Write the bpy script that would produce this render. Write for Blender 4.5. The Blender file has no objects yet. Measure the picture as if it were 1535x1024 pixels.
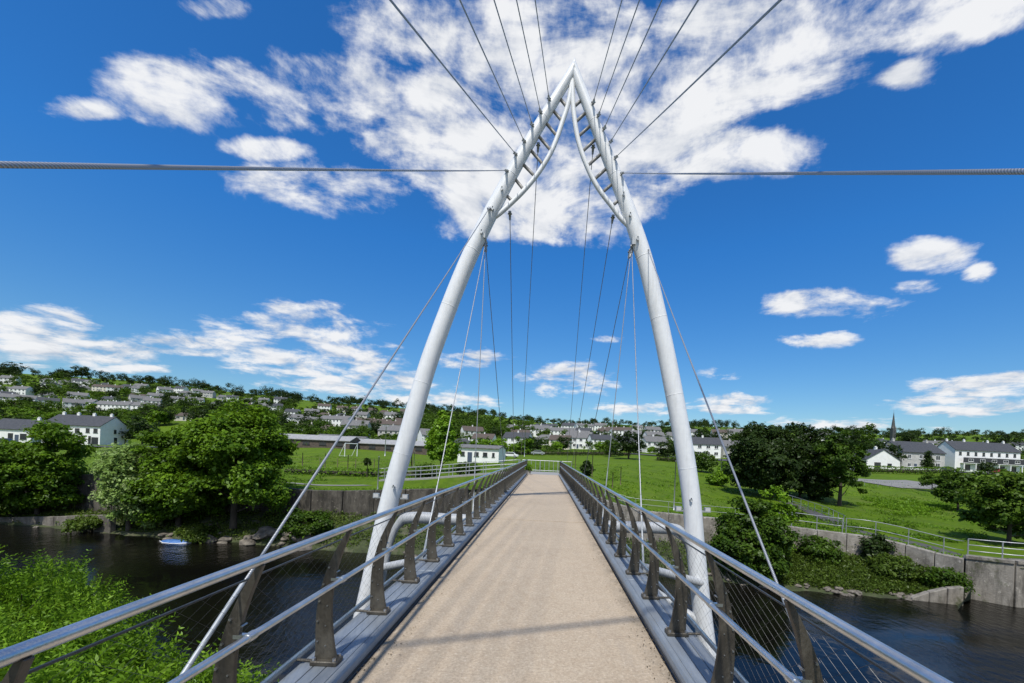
import bpy, bmesh, math, random
import numpy as np
from mathutils import Vector, Matrix, noise as mnoise

random.seed(7)
S = bpy.context.scene
COL = S.collection
rad = math.radians

# ------------------------------------------------------------------ camera
EYE = 1.65
FPX = 640.0                     # focal length in pixels of a 1535 px wide frame (15 mm on 36 mm)
ROLL = rad(2.5)
CAMX = 0.0
cd = bpy.data.cameras.new('camera')
cd.sensor_width = 36.0
cd.lens = FPX / 1535 * 36
cd.shift_x = -(818 - 767.5) / 1535
cd.shift_y = (679 - 512) / 1535
cd.clip_start = 0.05
cd.clip_end = 20000
cam = bpy.data.objects.new('camera', cd)
COL.objects.link(cam)
cam.matrix_world = Matrix.Translation((0, 0, EYE)) @ Matrix.Rotation(rad(90), 4, 'X') @ Matrix.Rotation(ROLL, 4, 'Z')
S.camera = cam

# ------------------------------------------------------------------ sun and sky
SX, SY = 0.13, 0.60              # metres a shadow moves per metre of height
to_sun = Vector((-SX, -SY, 1)).normalized()
sl = bpy.data.lights.new('sun', 'SUN')
sl.energy = 4.4
sl.angle = rad(1.6)
sl.color = (1.0, 0.955, 0.88)
sun = bpy.data.objects.new('sun', sl)
COL.objects.link(sun)
sun.rotation_euler = to_sun.to_track_quat('Z', 'Y').to_euler()

S.view_settings.view_transform = 'Standard'
S.view_settings.look = 'None'
S.view_settings.exposure = 0.0
S.view_settings.gamma = 1.0

CR, SR = math.cos(ROLL), math.sin(ROLL)
def ray(x, y):
    dx, dy = x - 818, y - 679
    return Vector(((dx * CR + dy * SR) / FPX, 1.0, -(dy * CR - dx * SR) / FPX))
def at(x, y, Y):
    v = ray(x, y) * Y
    return Vector((v.x, v.y, v.z + EYE))

world = bpy.data.worlds.new('World')
S.world = world
world.use_nodes = True
try:
    world.cycles.sampling_method = 'MANUAL'; world.cycles.sample_map_resolution = 256
except Exception: pass
def build_world():
    nt = world.node_tree
    N, L = nt.nodes, nt.links
    N.clear()
    def node(t, **k):
        n = N.new(t)
        for a, b in k.items():
            setattr(n, a, b)
        return n
    def M(op, a, b=None, c=None, clamp=False):
        n = node('ShaderNodeMath', operation=op, use_clamp=clamp)
        for i, v in enumerate((a, b, c)):
            if v is None: continue
            if isinstance(v, (int, float)): n.inputs[i].default_value = v
            else: L.new(v, n.inputs[i])
        return n.outputs[0]
    out = node('ShaderNodeOutputWorld')
    sky = node('ShaderNodeTexSky', sky_type='NISHITA', sun_disc=False)
    sky.sun_elevation = math.asin(to_sun.z)
    sky.sun_rotation = math.atan2(to_sun.x, to_sun.y)
    sky.altitude = 60; sky.air_density = 1.0; sky.dust_density = 0.35; sky.ozone_density = 3.0
    hs = node('ShaderNodeHueSaturation')
    hs.inputs['Saturation'].default_value = 1.2
    hs.inputs['Value'].default_value = 1.0
    L.new(sky.outputs[0], hs.inputs['Color'])
    bg = node('ShaderNodeBackground')
    bg.inputs['Strength'].default_value = 0.115
    tint = node('ShaderNodeMix', data_type='RGBA', blend_type='MULTIPLY')
    tint.inputs['Factor'].default_value = 1.0
    tint.inputs['B'].default_value = (.55, 1.0, 1.38, 1)
    tcz = node('ShaderNodeTexCoord'); sz = node('ShaderNodeSeparateXYZ'); L.new(tcz.outputs['Generated'], sz.inputs[0])
    tr = node('ShaderNodeMapRange'); tr.inputs['From Min'].default_value = .0; tr.inputs['From Max'].default_value = .42
    L.new(sz.outputs[2], tr.inputs['Value'])
    tm = node('ShaderNodeMix', data_type='RGBA')
    tm.inputs['A'].default_value = (.77, .84, .86, 1); tm.inputs['B'].default_value = (.43, 1.03, 1.42, 1)
    L.new(tr.outputs[0], tm.inputs['Factor']); L.new(tm.outputs['Result'], tint.inputs['B'])
    L.new(hs.outputs[0], tint.inputs['A'])
    L.new(tint.outputs['Result'], bg.inputs['Color'])
    tc = node('ShaderNodeTexCoord')
    sep = node('ShaderNodeSeparateXYZ')
    L.new(tc.outputs['Generated'], sep.inputs[0])
    X, Y, Z = sep.outputs
    az = M('ARCTAN2', X, Y)
    el = M('ARCSINE', Z)
    comb = node('ShaderNodeCombineXYZ')
    L.new(az, comb.inputs[0]); L.new(el, comb.inputs[1])
    ae = comb.outputs[0]
    # banks of cloud: centre and half size, as directions on the sky
    banks = [  # x, y, half width, half height (photo sense only fixes where they stand on the sky), weight
        (480, 140, 130, 72, 1.05), (265, 130, 100, 62, .85), (140, 166, 50, 18, .62), (410, 225, 62, 20, .8),
        (490, 285, 125, 44, .9), (360, 120, 60, 40, .8), (620, 40, 105, 55, .72), (330, 12, 60, 22, .6), (690, 230, 150, 70, 1.05),
        (660, 150, 60, 48, .9), (790, 320, 150, 55, .95), (760, 130, 90, 90, .85), (860, 60, 150, 90, .95),
        (1010, 150, 130, 110, 1.0), (1130, 70, 210, 95, 1.1), (1320, 30, 150, 60, 1.0), (1460, 15, 120, 45, .9),
        (1060, 230, 150, 50, .9), (930, 290, 90, 45, .8), (1355, 110, 50, 24, .62), (900, 220, 130, 100, .9),
        (60, 490, 95, 34, 1.0), (140, 528, 140, 22, .9), (290, 520, 95, 20, .85), (430, 495, 130, 32, 1.0),
        (455, 470, 75, 22, .8), (480, 540, 130, 30, 1.0), (560, 575, 120, 20, .8), (700, 540, 55, 16, .75),
        (850, 570, 75, 24, .95), (1235, 455, 110, 26, 1.0), (1395, 385, 70, 26, .95), (1365, 428, 38, 12, .6),
        (1470, 408, 26, 14, .6), (1215, 510, 62, 12, .7), (1080, 558, 34, 10, .7), (1090, 607, 62, 20, .95),
        (1450, 580, 105, 20, .95), (1430, 608, 130, 18, .95), (1530, 570, 70, 16, .8), (980, 612, 100, 12, .6),
        (640, 598, 110, 12, .6), (1250, 636, 110, 10, .6), (905, 508, 34, 8, .5), (200, 552, 60, 8, .55)]
    acc = None
    for (x, y, hw, hh, w) in banks:
        def ae_of(px, py):
            d = ray(px, py).normalized()
            return math.atan2(d.x, d.y), math.asin(d.z)
        a0, e0 = ae_of(x, y)
        a1, e1 = ae_of(x + hw, y); a2, e2 = ae_of(x, y - hh)
        sa = math.hypot(a1 - a0, e1 - e0); se = math.hypot(a2 - a0, e2 - e0)
        m = node('ShaderNodeMapping', vector_type='TEXTURE')
        m.inputs['Location'].default_value = (a0, e0, 0)
        m.inputs['Rotation'].default_value = (0, 0, math.atan2(e1 - e0, a1 - a0))
        m.inputs['Scale'].default_value = (sa * 1.1, se * 1.12, 1)
        L.new(ae, m.inputs[0])
        ln = node('ShaderNodeVectorMath', operation='LENGTH')
        L.new(m.outputs[0], ln.inputs[0])
        v = M('MULTIPLY_ADD', ln.outputs['Value'], -1.6 * w, 1.5 * w)
        acc = v if acc is None else M('SMOOTH_MAX', acc, v, .12)
    # flat layer the cloud texture lives on, so that it shrinks towards the horizon
    zz = M('ADD', M('MAXIMUM', Z, 0.0), 0.16)
    pl = node('ShaderNodeCombineXYZ')
    L.new(M('DIVIDE', X, zz), pl.inputs[0]); L.new(M('DIVIDE', Y, zz), pl.inputs[1]); L.new(M('MULTIPLY', el, 2.2), pl.inputs[2])
    def fbm(vec, scale, detail, rough, off=(0, 0, 0), dist=0.0):
        mp = node('ShaderNodeMapping'); mp.inputs['Location'].default_value = off
        L.new(vec, mp.inputs[0])
        n = node('ShaderNodeTexNoise'); n.inputs['Scale'].default_value = scale
        n.inputs['Detail'].default_value = detail; n.inputs['Roughness'].default_value = rough
        n.inputs['Distortion'].default_value = dist
        L.new(mp.outputs[0], n.inputs['Vector'])
        return n.outputs['Fac']
    n1 = fbm(pl.outputs[0], 3.4, 9, .62, dist=.3)
    n1u = fbm(pl.outputs[0], 3.4, 5, .58, (.035, -.10, .06), dist=.3)
    n2 = fbm(ae, 7.0, 6, .6)
    n3 = fbm(ae, 19.0, 7, .62, (3.1, 7.7, 0))
    big = fbm(pl.outputs[0], .55, 3, .5, (4.3, 1.7, 0))
    # the same scattered cumulus goes on all round the horizon
    side = M('MULTIPLY', M('SUBTRACT', M('ABSOLUTE', az), 1.02), 3.0, clamp=True)
    high = M('MULTIPLY', M('SUBTRACT', el, .95), 4.0, clamp=True)
    msk = M('MAXIMUM', side, high)
    around = M('ADD', M('MULTIPLY', M('SUBTRACT', big, .46), M('MULTIPLY', msk, 4.0)), M('MULTIPLY_ADD', msk, 2.2, -2.2))
    base = M('MAXIMUM', acc, around)
    base = M('MINIMUM', M('MAXIMUM', base, -2.2), .50)
    dens = M('ADD', base, M('ADD', M('MULTIPLY', M('SUBTRACT', n1, .5), 3.0), M('ADD', M('MULTIPLY', M('SUBTRACT', n2, .5), 1.5), M('MULTIPLY', M('SUBTRACT', n3, .5), .7))))
    ramp = node('ShaderNodeMapRange', interpolation_type='SMOOTHSTEP')
    L.new(dens, ramp.inputs['Value'])
    ramp.inputs['From Min'].default_value = .02; ramp.inputs['From Max'].default_value = .78
    alpha = M('MULTIPLY', ramp.outputs[0], .97)
    # no cloud below the horizon
    alpha = M('MULTIPLY', alpha, M('MULTIPLY', M('ADD', Z, .01), 40, clamp=True))
    shade = M('ADD', M('MULTIPLY', M('SUBTRACT', n1, n1u), 2.6), M('ADD', M('MULTIPLY', M('SUBTRACT', n2, .5), 1.1), M('MULTIPLY_ADD', n3, .6, .46)), clamp=True)
    cm = node('ShaderNodeMix', data_type='RGBA')
    cm.inputs['A'].default_value = (.47, .53, .64, 1)
    cm.inputs['B'].default_value = (.95, .96, .98, 1)
    L.new(shade, cm.inputs['Factor'])
    cb = node('ShaderNodeBackground')
    L.new(cm.outputs['Result'], cb.inputs['Color'])
    cb.inputs['Strength'].default_value = .95
    mx = node('ShaderNodeMixShader')
    L.new(alpha, mx.inputs[0]); L.new(bg.outputs[0], mx.inputs[1]); L.new(cb.outputs[0], mx.inputs[2])
    L.new(mx.outputs[0], out.inputs[0])
build_world()

# ------------------------------------------------------------------ materials
MATS = {}
def new_mat(name):
    m = bpy.data.materials.new(name); m.use_nodes = True
    nt = m.node_tree
    b = nt.nodes['Principled BSDF']
    return m, nt, b
def noise_mat(name, c1, c2, scale=4.0, rough=.7, metal=0.0, detail=6, bump=0.0, bscale=None, stretch=(1, 1, 1), c3=None, spec=.5, lo=.35, hi=.65, coat=0):
    m, nt, b = new_mat(name)
    N, L = nt.nodes, nt.links
    tc = N.new('ShaderNodeTexCoord'); mp = N.new('ShaderNodeMapping'); mp.inputs['Scale'].default_value = stretch
    L.new(tc.outputs['Object'], mp.inputs[0])
    n = N.new('ShaderNodeTexNoise'); n.inputs['Scale'].default_value = scale; n.inputs['Detail'].default_value = detail
    n.inputs['Roughness'].default_value = .65
    L.new(mp.outputs[0], n.inputs['Vector'])
    r = N.new('ShaderNodeValToRGB')
    r.color_ramp.elements[0].position = lo; r.color_ramp.elements[0].color = (*c1, 1)
    r.color_ramp.elements[1].position = hi; r.color_ramp.elements[1].color = (*c2, 1)
    if c3:
        e = r.color_ramp.elements.new((lo + hi) / 2); e.color = (*c3, 1)
    L.new(n.outputs['Fac'], r.inputs[0]); L.new(r.outputs[0], b.inputs['Base Color'])
    b.inputs['Roughness'].default_value = rough; b.inputs['Metallic'].default_value = metal
    b.inputs['Specular IOR Level'].default_value = spec
    if coat: b.inputs['Coat Weight'].default_value = coat
    if bump:
        n2 = N.new('ShaderNodeTexNoise'); n2.inputs['Scale'].default_value = bscale or scale * 6; n2.inputs['Detail'].default_value = 5
        L.new(mp.outputs[0], n2.inputs['Vector'])
        bp = N.new('ShaderNodeBump'); bp.inputs['Strength'].default_value = bump; bp.inputs['Distance'].default_value = .02
        L.new(n2.outputs['Fac'], bp.inputs['Height']); L.new(bp.outputs[0], b.inputs['Normal'])
    MATS[name] = m
    return m
def mixnode(nt, fac, a, b):
    n = nt.nodes.new('ShaderNodeMix'); n.data_type = 'RGBA'
    for s, v in (('Factor', fac), ('A', a), ('B', b)):
        if isinstance(v, tuple): n.inputs[s].default_value = (*v, 1)
        elif isinstance(v, (int, float)): n.inputs[s].default_value = v
        else: nt.links.new(v, n.inputs[s])
    return n.outputs['Result']
def tnoise(nt, vec, scale, detail=5, rough=.6):
    n = nt.nodes.new('ShaderNodeTexNoise'); n.inputs['Scale'].default_value = scale
    n.inputs['Detail'].default_value = detail; n.inputs['Roughness'].default_value = rough
    nt.links.new(vec, n.inputs['Vector']); return n.outputs['Fac']
def tramp(nt, v, lo, hi):
    n = nt.nodes.new('ShaderNodeMapRange'); n.inputs['From Min'].default_value = lo; n.inputs['From Max'].default_value = hi
    n.clamp = True
    nt.links.new(v, n.inputs['Value']); return n.outputs[0]
def objcoord(nt, scale=(1, 1, 1), world_pos=False):
    mp = nt.nodes.new('ShaderNodeMapping'); mp.inputs['Scale'].default_value = scale
    if world_pos:
        g = nt.nodes.new('ShaderNodeNewGeometry'); nt.links.new(g.outputs['Position'], mp.inputs[0])
    else:
        tc = nt.nodes.new('ShaderNodeTexCoord'); nt.links.new(tc.outputs['Object'], mp.inputs[0])
    return mp.outputs[0]
def add_bump(nt, b, h, strength, dist=.02):
    bp = nt.nodes.new('ShaderNodeBump'); bp.inputs['Strength'].default_value = strength; bp.inputs['Distance'].default_value = dist
    nt.links.new(h, bp.inputs['Height']); nt.links.new(bp.outputs[0], b.inputs['Normal'])

def mat_deck():
    m, nt, b = new_mat('resin_deck')
    P = objcoord(nt, world_pos=True)
    big = tramp(nt, tnoise(nt, P, .6, 5, .65), .32, .68)
    mid = tramp(nt, tnoise(nt, objcoord(nt, (1, .7, 1), True), 9, 7, .75), .36, .66)
    fine = tramp(nt, tnoise(nt, P, 40, 6, .8), .38, .64)
    def k(v, a):
        n = nt.nodes.new('ShaderNodeMath'); n.operation = 'MULTIPLY'; n.inputs[1].default_value = a
        nt.links.new(v, n.inputs[0]); return n.outputs[0]
    c = mixnode(nt, big, (.42, .325, .222), (.525, .415, .29))
    c = mixnode(nt, k(mid, .6), c, (.60, .50, .37))
    c = mixnode(nt, k(fine, .62), c, (.205, .158, .108))
    stain = tramp(nt, tnoise(nt, objcoord(nt, (1, .8, 1), True), 1.5, 7, .75), .60, .70)
    c = mixnode(nt, k(stain, .4), c, (.26, .215, .16))
    grit = tramp(nt, tnoise(nt, P, 28, 5, .7), .57, .66)
    c = mixnode(nt, k(grit, .5), c, (.66, .57, .44))
    dark = tramp(nt, tnoise(nt, P, 17, 4, .7), .60, .76)
    c = mixnode(nt, k(dark, .6), c, (.22, .18, .135))
    streak = tramp(nt, tnoise(nt, objcoord(nt, (1.4, .18, 1), True), 2.2, 5, .7), .55, .8)
    c = mixnode(nt, k(streak, .45), c, (.30, .255, .205))
    sp = nt.nodes.new('ShaderNodeSeparateXYZ'); nt.links.new(P, sp.inputs[0])
    ab_ = nt.nodes.new('ShaderNodeMath'); ab_.operation = 'ADD'; ab_.inputs[1].default_value = .13; nt.links.new(sp.outputs[0], ab_.inputs[0])
    ab2 = nt.nodes.new('ShaderNodeMath'); ab2.operation = 'ABSOLUTE'; nt.links.new(ab_.outputs[0], ab2.inputs[0])
    edge = tramp(nt, ab2.outputs[0], .98, 1.17)
    grime = tramp(nt, tnoise(nt, objcoord(nt, (1, .6, 1), True), 5, 6, .75), .35, .6)
    mu = nt.nodes.new('ShaderNodeMath'); mu.operation = 'MULTIPLY'; nt.links.new(edge, mu.inputs[0]); nt.links.new(grime, mu.inputs[1])
    c = mixnode(nt, k(mu.outputs[0], .75), c, (.15, .125, .09))
    nt.links.new(c, b.inputs['Base Color'])
    b.inputs['Roughness'].default_value = .9
    add_bump(nt, b, tnoise(nt, P, 60, 5, .8), .7, .008)
    MATS['deck'] = m
mat_deck()

def mat_kerb():
    m, nt, b = new_mat('galvanised_kerb')
    P = objcoord(nt, (1, .12, 1), True)
    n = tramp(nt, tnoise(nt, P, 16, 7, .7), .3, .7)
    n2 = tramp(nt, tnoise(nt, objcoord(nt, (1, 1, 1), True), 3.1, 5), .4, .75)
    c = mixnode(nt, n, (.17, .20, .235), (.29, .325, .36))
    c = mixnode(nt, n2, c, (.21, .225, .235))
    nt.links.new(c, b.inputs['Base Color'])
    b.inputs['Roughness'].default_value = .5; b.inputs['Metallic'].default_value = .25
    add_bump(nt, b, tnoise(nt, P, 22, 5), .25, .01)
    MATS['kerb'] = m
mat_kerb()

def mat_mast():
    m, nt, b = new_mat('white_mast_paint')
    P = objcoord(nt, world_pos=True)
    def k(v, a):
        n = nt.nodes.new('ShaderNodeMath'); n.operation = 'MULTIPLY'; n.inputs[1].default_value = a
        nt.links.new(v, n.inputs[0]); return n.outputs[0]
    dirt = tramp(nt, tnoise(nt, objcoord(nt, (4.5, 4.5, .3), True), 1.6, 8, .75), .5, .74)
    mott = tramp(nt, tnoise(nt, P, 7, 7, .7), .3, .75)
    c = mixnode(nt, mott, (.68, .695, .705), (.78, .79, .795))
    c = mixnode(nt, k(dirt, .5), c, (.44, .435, .40))
    blot = tramp(nt, tnoise(nt, P, 2.4, 7, .75), .60, .72)
    c = mixnode(nt, k(blot, .35), c, (.50, .50, .46))
    rust = tramp(nt, tnoise(nt, objcoord(nt, (9, 9, .8), True), 2.1, 5, .7), .70, .78)
    c = mixnode(nt, k(rust, .5), c, (.30, .19, .10))
    nt.links.new(c, b.inputs['Base Color'])
    b.inputs['Roughness'].default_value = .38
    add_bump(nt, b, tnoise(nt, P, 4.5, 6, .6), .08, .02)
    MATS['mast'] = m
mat_mast()

def mat_cable():
    m, nt, b = new_mat('twisted_steel_cable')
    uv = nt.nodes.new('ShaderNodeUVMap')
    mp = nt.nodes.new('ShaderNodeMapping'); mp.inputs['Scale'].default_value = (6, 110, 1)
    nt.links.new(uv.outputs[0], mp.inputs[0])
    w = nt.nodes.new('ShaderNodeTexWave'); w.wave_type = 'BANDS'; w.bands_direction = 'DIAGONAL'
    w.inputs['Scale'].default_value = .42; w.inputs['Distortion'].default_value = 0
    nt.links.new(mp.outputs[0], w.inputs['Vector'])
    c = mixnode(nt, w.outputs['Fac'], (.24, .245, .25), (.46, .465, .47))
    nt.links.new(c, b.inputs['Base Color'])
    b.inputs['Metallic'].default_value = .55; b.inputs['Roughness'].default_value = .42
    add_bump(nt, b, w.outputs['Fac'], .25, .003)
    MATS['cable'] = m
mat_cable()

noise_mat('stainless', (.52, .54, .555), (.70, .71, .72), 7, .33, .95, bump=.06, bscale=90)
noise_mat('post', (.042, .037, .029), (.098, .088, .070), 7, .5, .3, bump=.3, bscale=60, c3=(.062, .055, .043), stretch=(1, 1, .5))
noise_mat('rung', (.17, .165, .155), (.24, .235, .22), 5, .5, .2)
noise_mat('bolt', (.36, .36, .36), (.5, .5, .5), 20, .35, .9)
noise_mat('net', (.07, .07, .068), (.12, .12, .118), 20, .4, .5)
noise_mat('steel_grey', (.32, .34, .35), (.42, .44, .45), 6, .5, .4)
noise_mat('girder', (.30, .32, .34), (.4, .42, .44), 3, .5, .1)
noise_mat('strut_shade_grey', (.31, .325, .34), (.40, .415, .43), 4, .5, bump=.05)  # strut and brace paint greyed so its colour carries the deck's shade
noise_mat('joint_rubber', (.02, .02, .02), (.04, .04, .04), 20, .9)
noise_mat('landing', (.22, .22, .21), (.31, .30, .28), 8, .85, bump=.3)

def concrete(name, ca, cb_, stain, sx=1.1, amount=.85, lo=.42, hi=.62):
    m, nt, b = new_mat(name)
    P = objcoord(nt, world_pos=True)
    base = mixnode(nt, tramp(nt, tnoise(nt, P, 1.6, 8, .72), .3, .7), ca, cb_)
    streak = tramp(nt, tnoise(nt, objcoord(nt, (sx * 2.2, sx * 2.2, .34), True), 1.2, 8, .75), lo, hi)
    f2 = nt.nodes.new('ShaderNodeMath'); f2.operation = 'MULTIPLY'; f2.inputs[1].default_value = amount
    nt.links.new(streak, f2.inputs[0])
    c = mixnode(nt, f2.outputs[0], base, stain)
    lich = tramp(nt, tnoise(nt, P, 4.2, 5, .6), .62, .7)
    c = mixnode(nt, lich, c, tuple(min(1, v * 1.25) for v in cb_))
    moss = tramp(nt, tnoise(nt, P, .9, 6, .7), .6, .72)
    c = mixnode(nt, moss, c, (.06, .075, .025))
    nt.links.new(c, b.inputs['Base Color']); b.inputs['Roughness'].default_value = .92
    add_bump(nt, b, tnoise(nt, P, 11, 8, .7), .7, .05)
    MATS[name] = m
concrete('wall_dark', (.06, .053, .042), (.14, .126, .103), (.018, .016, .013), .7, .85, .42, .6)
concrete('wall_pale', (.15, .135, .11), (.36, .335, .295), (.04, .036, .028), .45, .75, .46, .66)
concrete('wall_block', (.19, .17, .14), (.33, .305, .26), (.045, .04, .03), .8, .75, .46, .64)
concrete('abutment', (.14, .125, .10), (.24, .22, .19), (.04, .035, .028), .8, .7)

def mat_ground():
    m, nt, b = new_mat('meadow_grass')
    P = objcoord(nt, world_pos=True)
    big = tramp(nt, tnoise(nt, P, .035, 4), .35, .68)
    mid = tramp(nt, tnoise(nt, objcoord(nt, (1, .6, 1), True), .42, 8, .78), .36, .66)
    fine = tramp(nt, tnoise(nt, P, 5.5, 6, .75), .3, .75)
    c = mixnode(nt, big, (.088, .155, .0035), (.145, .22, .006))
    c = mixnode(nt, mid, c, (.058, .108, .004))
    f2 = nt.nodes.new('ShaderNodeMath'); f2.operation = 'MULTIPLY'; f2.inputs[1].default_value = .55
    nt.links.new(fine, f2.inputs[0])
    c = mixnode(nt, f2.outputs[0], c, (.105, .175, .008))
    dry = tramp(nt, tnoise(nt, objcoord(nt, (1, .5, 1), True), .22, 8, .78), .52, .68)
    f3 = nt.nodes.new('ShaderNodeMath'); f3.operation = 'MULTIPLY'; f3.inputs[1].default_value = .45
    nt.links.new(dry, f3.inputs[0])
    c = mixnode(nt, f3.outputs[0], c, (.15, .155, .045))
    worn = tramp(nt, tnoise(nt, objcoord(nt, (.5, 1, 1), True), .09, 8, .75), .56, .7)
    f4 = nt.nodes.new('ShaderNodeMath'); f4.operation = 'MULTIPLY'; f4.inputs[1].default_value = .6
    nt.links.new(worn, f4.inputs[0])
    c = mixnode(nt, f4.outputs[0], c, (.135, .19, .022))
    tuft = tramp(nt, tnoise(nt, objcoord(nt, (1, .45, 1), True), 1.2, 7, .8), .47, .62)
    f5 = nt.nodes.new('ShaderNodeMath'); f5.operation = 'MULTIPLY'; f5.inputs[1].default_value = .6
    nt.links.new(tuft, f5.inputs[0])
    c = mixnode(nt, f5.outputs[0], c, (.048, .095, .004))
    nt.links.new(c, b.inputs['Base Color']); b.inputs['Roughness'].default_value = .95
    b.inputs['Specular IOR Level'].default_value = .15
    add_bump(nt, b, tnoise(nt, P, 7, 8, .8), .8, .12)
    MATS['grass'] = m
mat_ground()
noise_mat('bank_soil', (.030, .035, .014), (.10, .095, .06), 1.3, .95, bump=.9, bscale=5, c3=(.045, .06, .018))
noise_mat('rock', (.07, .06, .048), (.22, .195, .16), 2.0, .9, bump=.8, bscale=9)
noise_mat('asphalt', (.045, .046, .048), (.075, .075, .076), 3, .9, bump=.2)
noise_mat('grit', (.17, .165, .15), (.24, .23, .21), .8, .95, bump=.2)
noise_mat('path_dark', (.05, .048, .045), (.085, .08, .075), 2, .9)

def mat_water():
    m, nt, b = new_mat('river_water')
    P1 = objcoord(nt, (1, .55, 1), True)
    n1 = tnoise(nt, P1, 3.4, 5, .6); n2 = tnoise(nt, objcoord(nt, (.5, .5, 1), True), .55, 4, .55)
    n3 = tramp(nt, tnoise(nt, objcoord(nt, (.35, .8, 1), True), .12, 3), .35, .65)
    mul = nt.nodes.new('ShaderNodeMath'); mul.operation = 'MULTIPLY'
    nt.links.new(n1, mul.inputs[0]); nt.links.new(n3, mul.inputs[1])
    ad = nt.nodes.new('ShaderNodeMath'); ad.operation = 'MULTIPLY_ADD'; ad.inputs[1].default_value = .5
    nt.links.new(n2, ad.inputs[0]); nt.links.new(mul.outputs[0], ad.inputs[2])
    c = mixnode(nt, n3, (.004, .004, .003), (.007, .006, .004))
    nt.links.new(c, b.inputs['Base Color'])
    b.inputs['Roughness'].default_value = .07; b.inputs['IOR'].default_value = 1.33; b.inputs['Specular IOR Level'].default_value = .42
    add_bump(nt, b, ad.outputs[0], .75, .16)
    MATS['water'] = m
mat_water()

def leaf_mat(name, dark, mid, light, trans=.38, gloss=.12):
    m = bpy.data.materials.new(name); m.use_nodes = True
    nt = m.node_tree; N, L = nt.nodes, nt.links
    N.clear()
    out = N.new('ShaderNodeOutputMaterial')
    a = N.new('ShaderNodeAttribute'); a.attribute_name = 'tint'
    r = N.new('ShaderNodeValToRGB')
    r.color_ramp.elements[0].color = (*dark, 1); r.color_ramp.elements[1].color = (*light, 1)
    e = r.color_ramp.elements.new(.5); e.color = (*mid, 1)
    oi = N.new('ShaderNodeObjectInfo')
    ad = N.new('ShaderNodeMath'); ad.operation = 'MULTIPLY_ADD'; ad.inputs[1].default_value = .30; 
    L.new(oi.outputs['Random'], ad.inputs[0])
    sb = N.new('ShaderNodeMath'); sb.operation = 'SUBTRACT'; sb.inputs[1].default_value = .15
    L.new(a.outputs['Fac'], sb.inputs[0]); L.new(sb.outputs[0], ad.inputs[2])
    L.new(ad.outputs[0], r.inputs[0])
    d = N.new('ShaderNodeBsdfDiffuse'); t = N.new('ShaderNodeBsdfTranslucent'); g = N.new('ShaderNodeBsdfGlossy')
    g.inputs['Roughness'].default_value = .45
    L.new(r.outputs[0], d.inputs[0])
    hs = N.new('ShaderNodeHueSaturation'); hs.inputs['Value'].default_value = 1.25; hs.inputs['Hue'].default_value = .488
    L.new(r.outputs[0], hs.inputs['Color']); L.new(hs.outputs[0], t.inputs[0])
    m1 = N.new('ShaderNodeMixShader'); m1.inputs[0].default_value = trans
    L.new(d.outputs[0], m1.inputs[1]); L.new(t.outputs[0], m1.inputs[2])
    m2 = N.new('ShaderNodeMixShader'); m2.inputs[0].default_value = gloss * .12
    L.new(m1.outputs[0], m2.inputs[1]); L.new(g.outputs[0], m2.inputs[2])
    L.new(m2.outputs[0], out.inputs[0])
    MATS[name] = m
leaf_mat('leaf_maple', (.040, .085, .005), (.085, .170, .008), (.165, .285, .016), .30)
leaf_mat('leaf_willow', (.11, .18, .03), (.20, .31, .07), (.40, .48, .22), .30)
leaf_mat('leaf_dark', (.012, .026, .006), (.024, .046, .009), (.045, .075, .014), .22)
leaf_mat('leaf_mid', (.026, .058, .006), (.055, .108, .009), (.105, .175, .018), .28)
leaf_mat('leaf_bright', (.065, .14, .008), (.125, .245, .012), (.22, .37, .028), .32)
leaf_mat('leaf_bank', (.035, .062, .008), (.075, .125, .014), (.14, .19, .035), .28)
noise_mat('bark', (.035, .028, .02), (.085, .07, .05), 5, .95, bump=.6, stretch=(1, 1, .3))

noise_mat('white_render', (.72, .72, .70), (.81, .81, .80), 1.2, .85)
noise_mat('cream_render', (.56, .52, .44), (.66, .62, .54), 1.2, .85)
noise_mat('grey_render', (.38, .37, .35), (.5, .49, .46), 1.2, .85)
noise_mat('brick', (.20, .12, .085), (.30, .19, .14), 6, .9)
noise_mat('roof_slate', (.028, .03, .034), (.065, .068, .075), 2.2, .75, bump=.4, bscale=12, stretch=(1, 1, 3))
noise_mat('roof_grey', (.10, .10, .10), (.18, .175, .17), 2.0, .85, bump=.4, bscale=10)
noise_mat('roof_pale', (.24, .24, .24), (.34, .34, .335), 1.5, .9)
noise_mat('roof_brown', (.06, .045, .036), (.11, .085, .07), 2.2, .85, bump=.4, bscale=10)
noise_mat('frame_white', (.7, .7, .7), (.8, .8, .8), 3, .5)
noise_mat('frame_dark', (.03, .03, .035), (.05, .05, .055), 3, .5)
noise_mat('door_paint', (.05, .07, .11), (.07, .09, .14), 3, .4)
noise_mat('stone', (.20, .18, .155), (.30, .27, .235), 2, .9, bump=.4)
noise_mat('spire_slate', (.045, .05, .052), (.08, .085, .085), 2, .8)
noise_mat('black_paint', (.012, .012, .012), (.03, .03, .03), 5, .5)
noise_mat('galv_pole', (.35, .36, .37), (.46, .47, .48), 4, .45, .6)
noise_mat('wood_pole', (.10, .075, .05), (.17, .13, .09), 4, .9, stretch=(1, 1, .2))
noise_mat('white_paint', (.74, .74, .74), (.8, .8, .8), 3, .45)
noise_mat('blue_plastic', (.03, .10, .32), (.10, .22, .48), 5, .4)
noise_mat('terracotta', (.20, .18, .16), (.28, .25, .22), 6, .8)
noise_mat('tyre', (.015, .015, .015), (.025, .025, .025), 9, .8)
noise_mat('car_white', (.7, .7, .7), (.76, .76, .76), 2, .25, coat=.5)
noise_mat('car_silver', (.36, .37, .39), (.42, .43, .45), 2, .25, .5, coat=.5)
noise_mat('car_dark', (.02, .024, .035), (.03, .036, .05), 2, .22, coat=.6)
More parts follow.
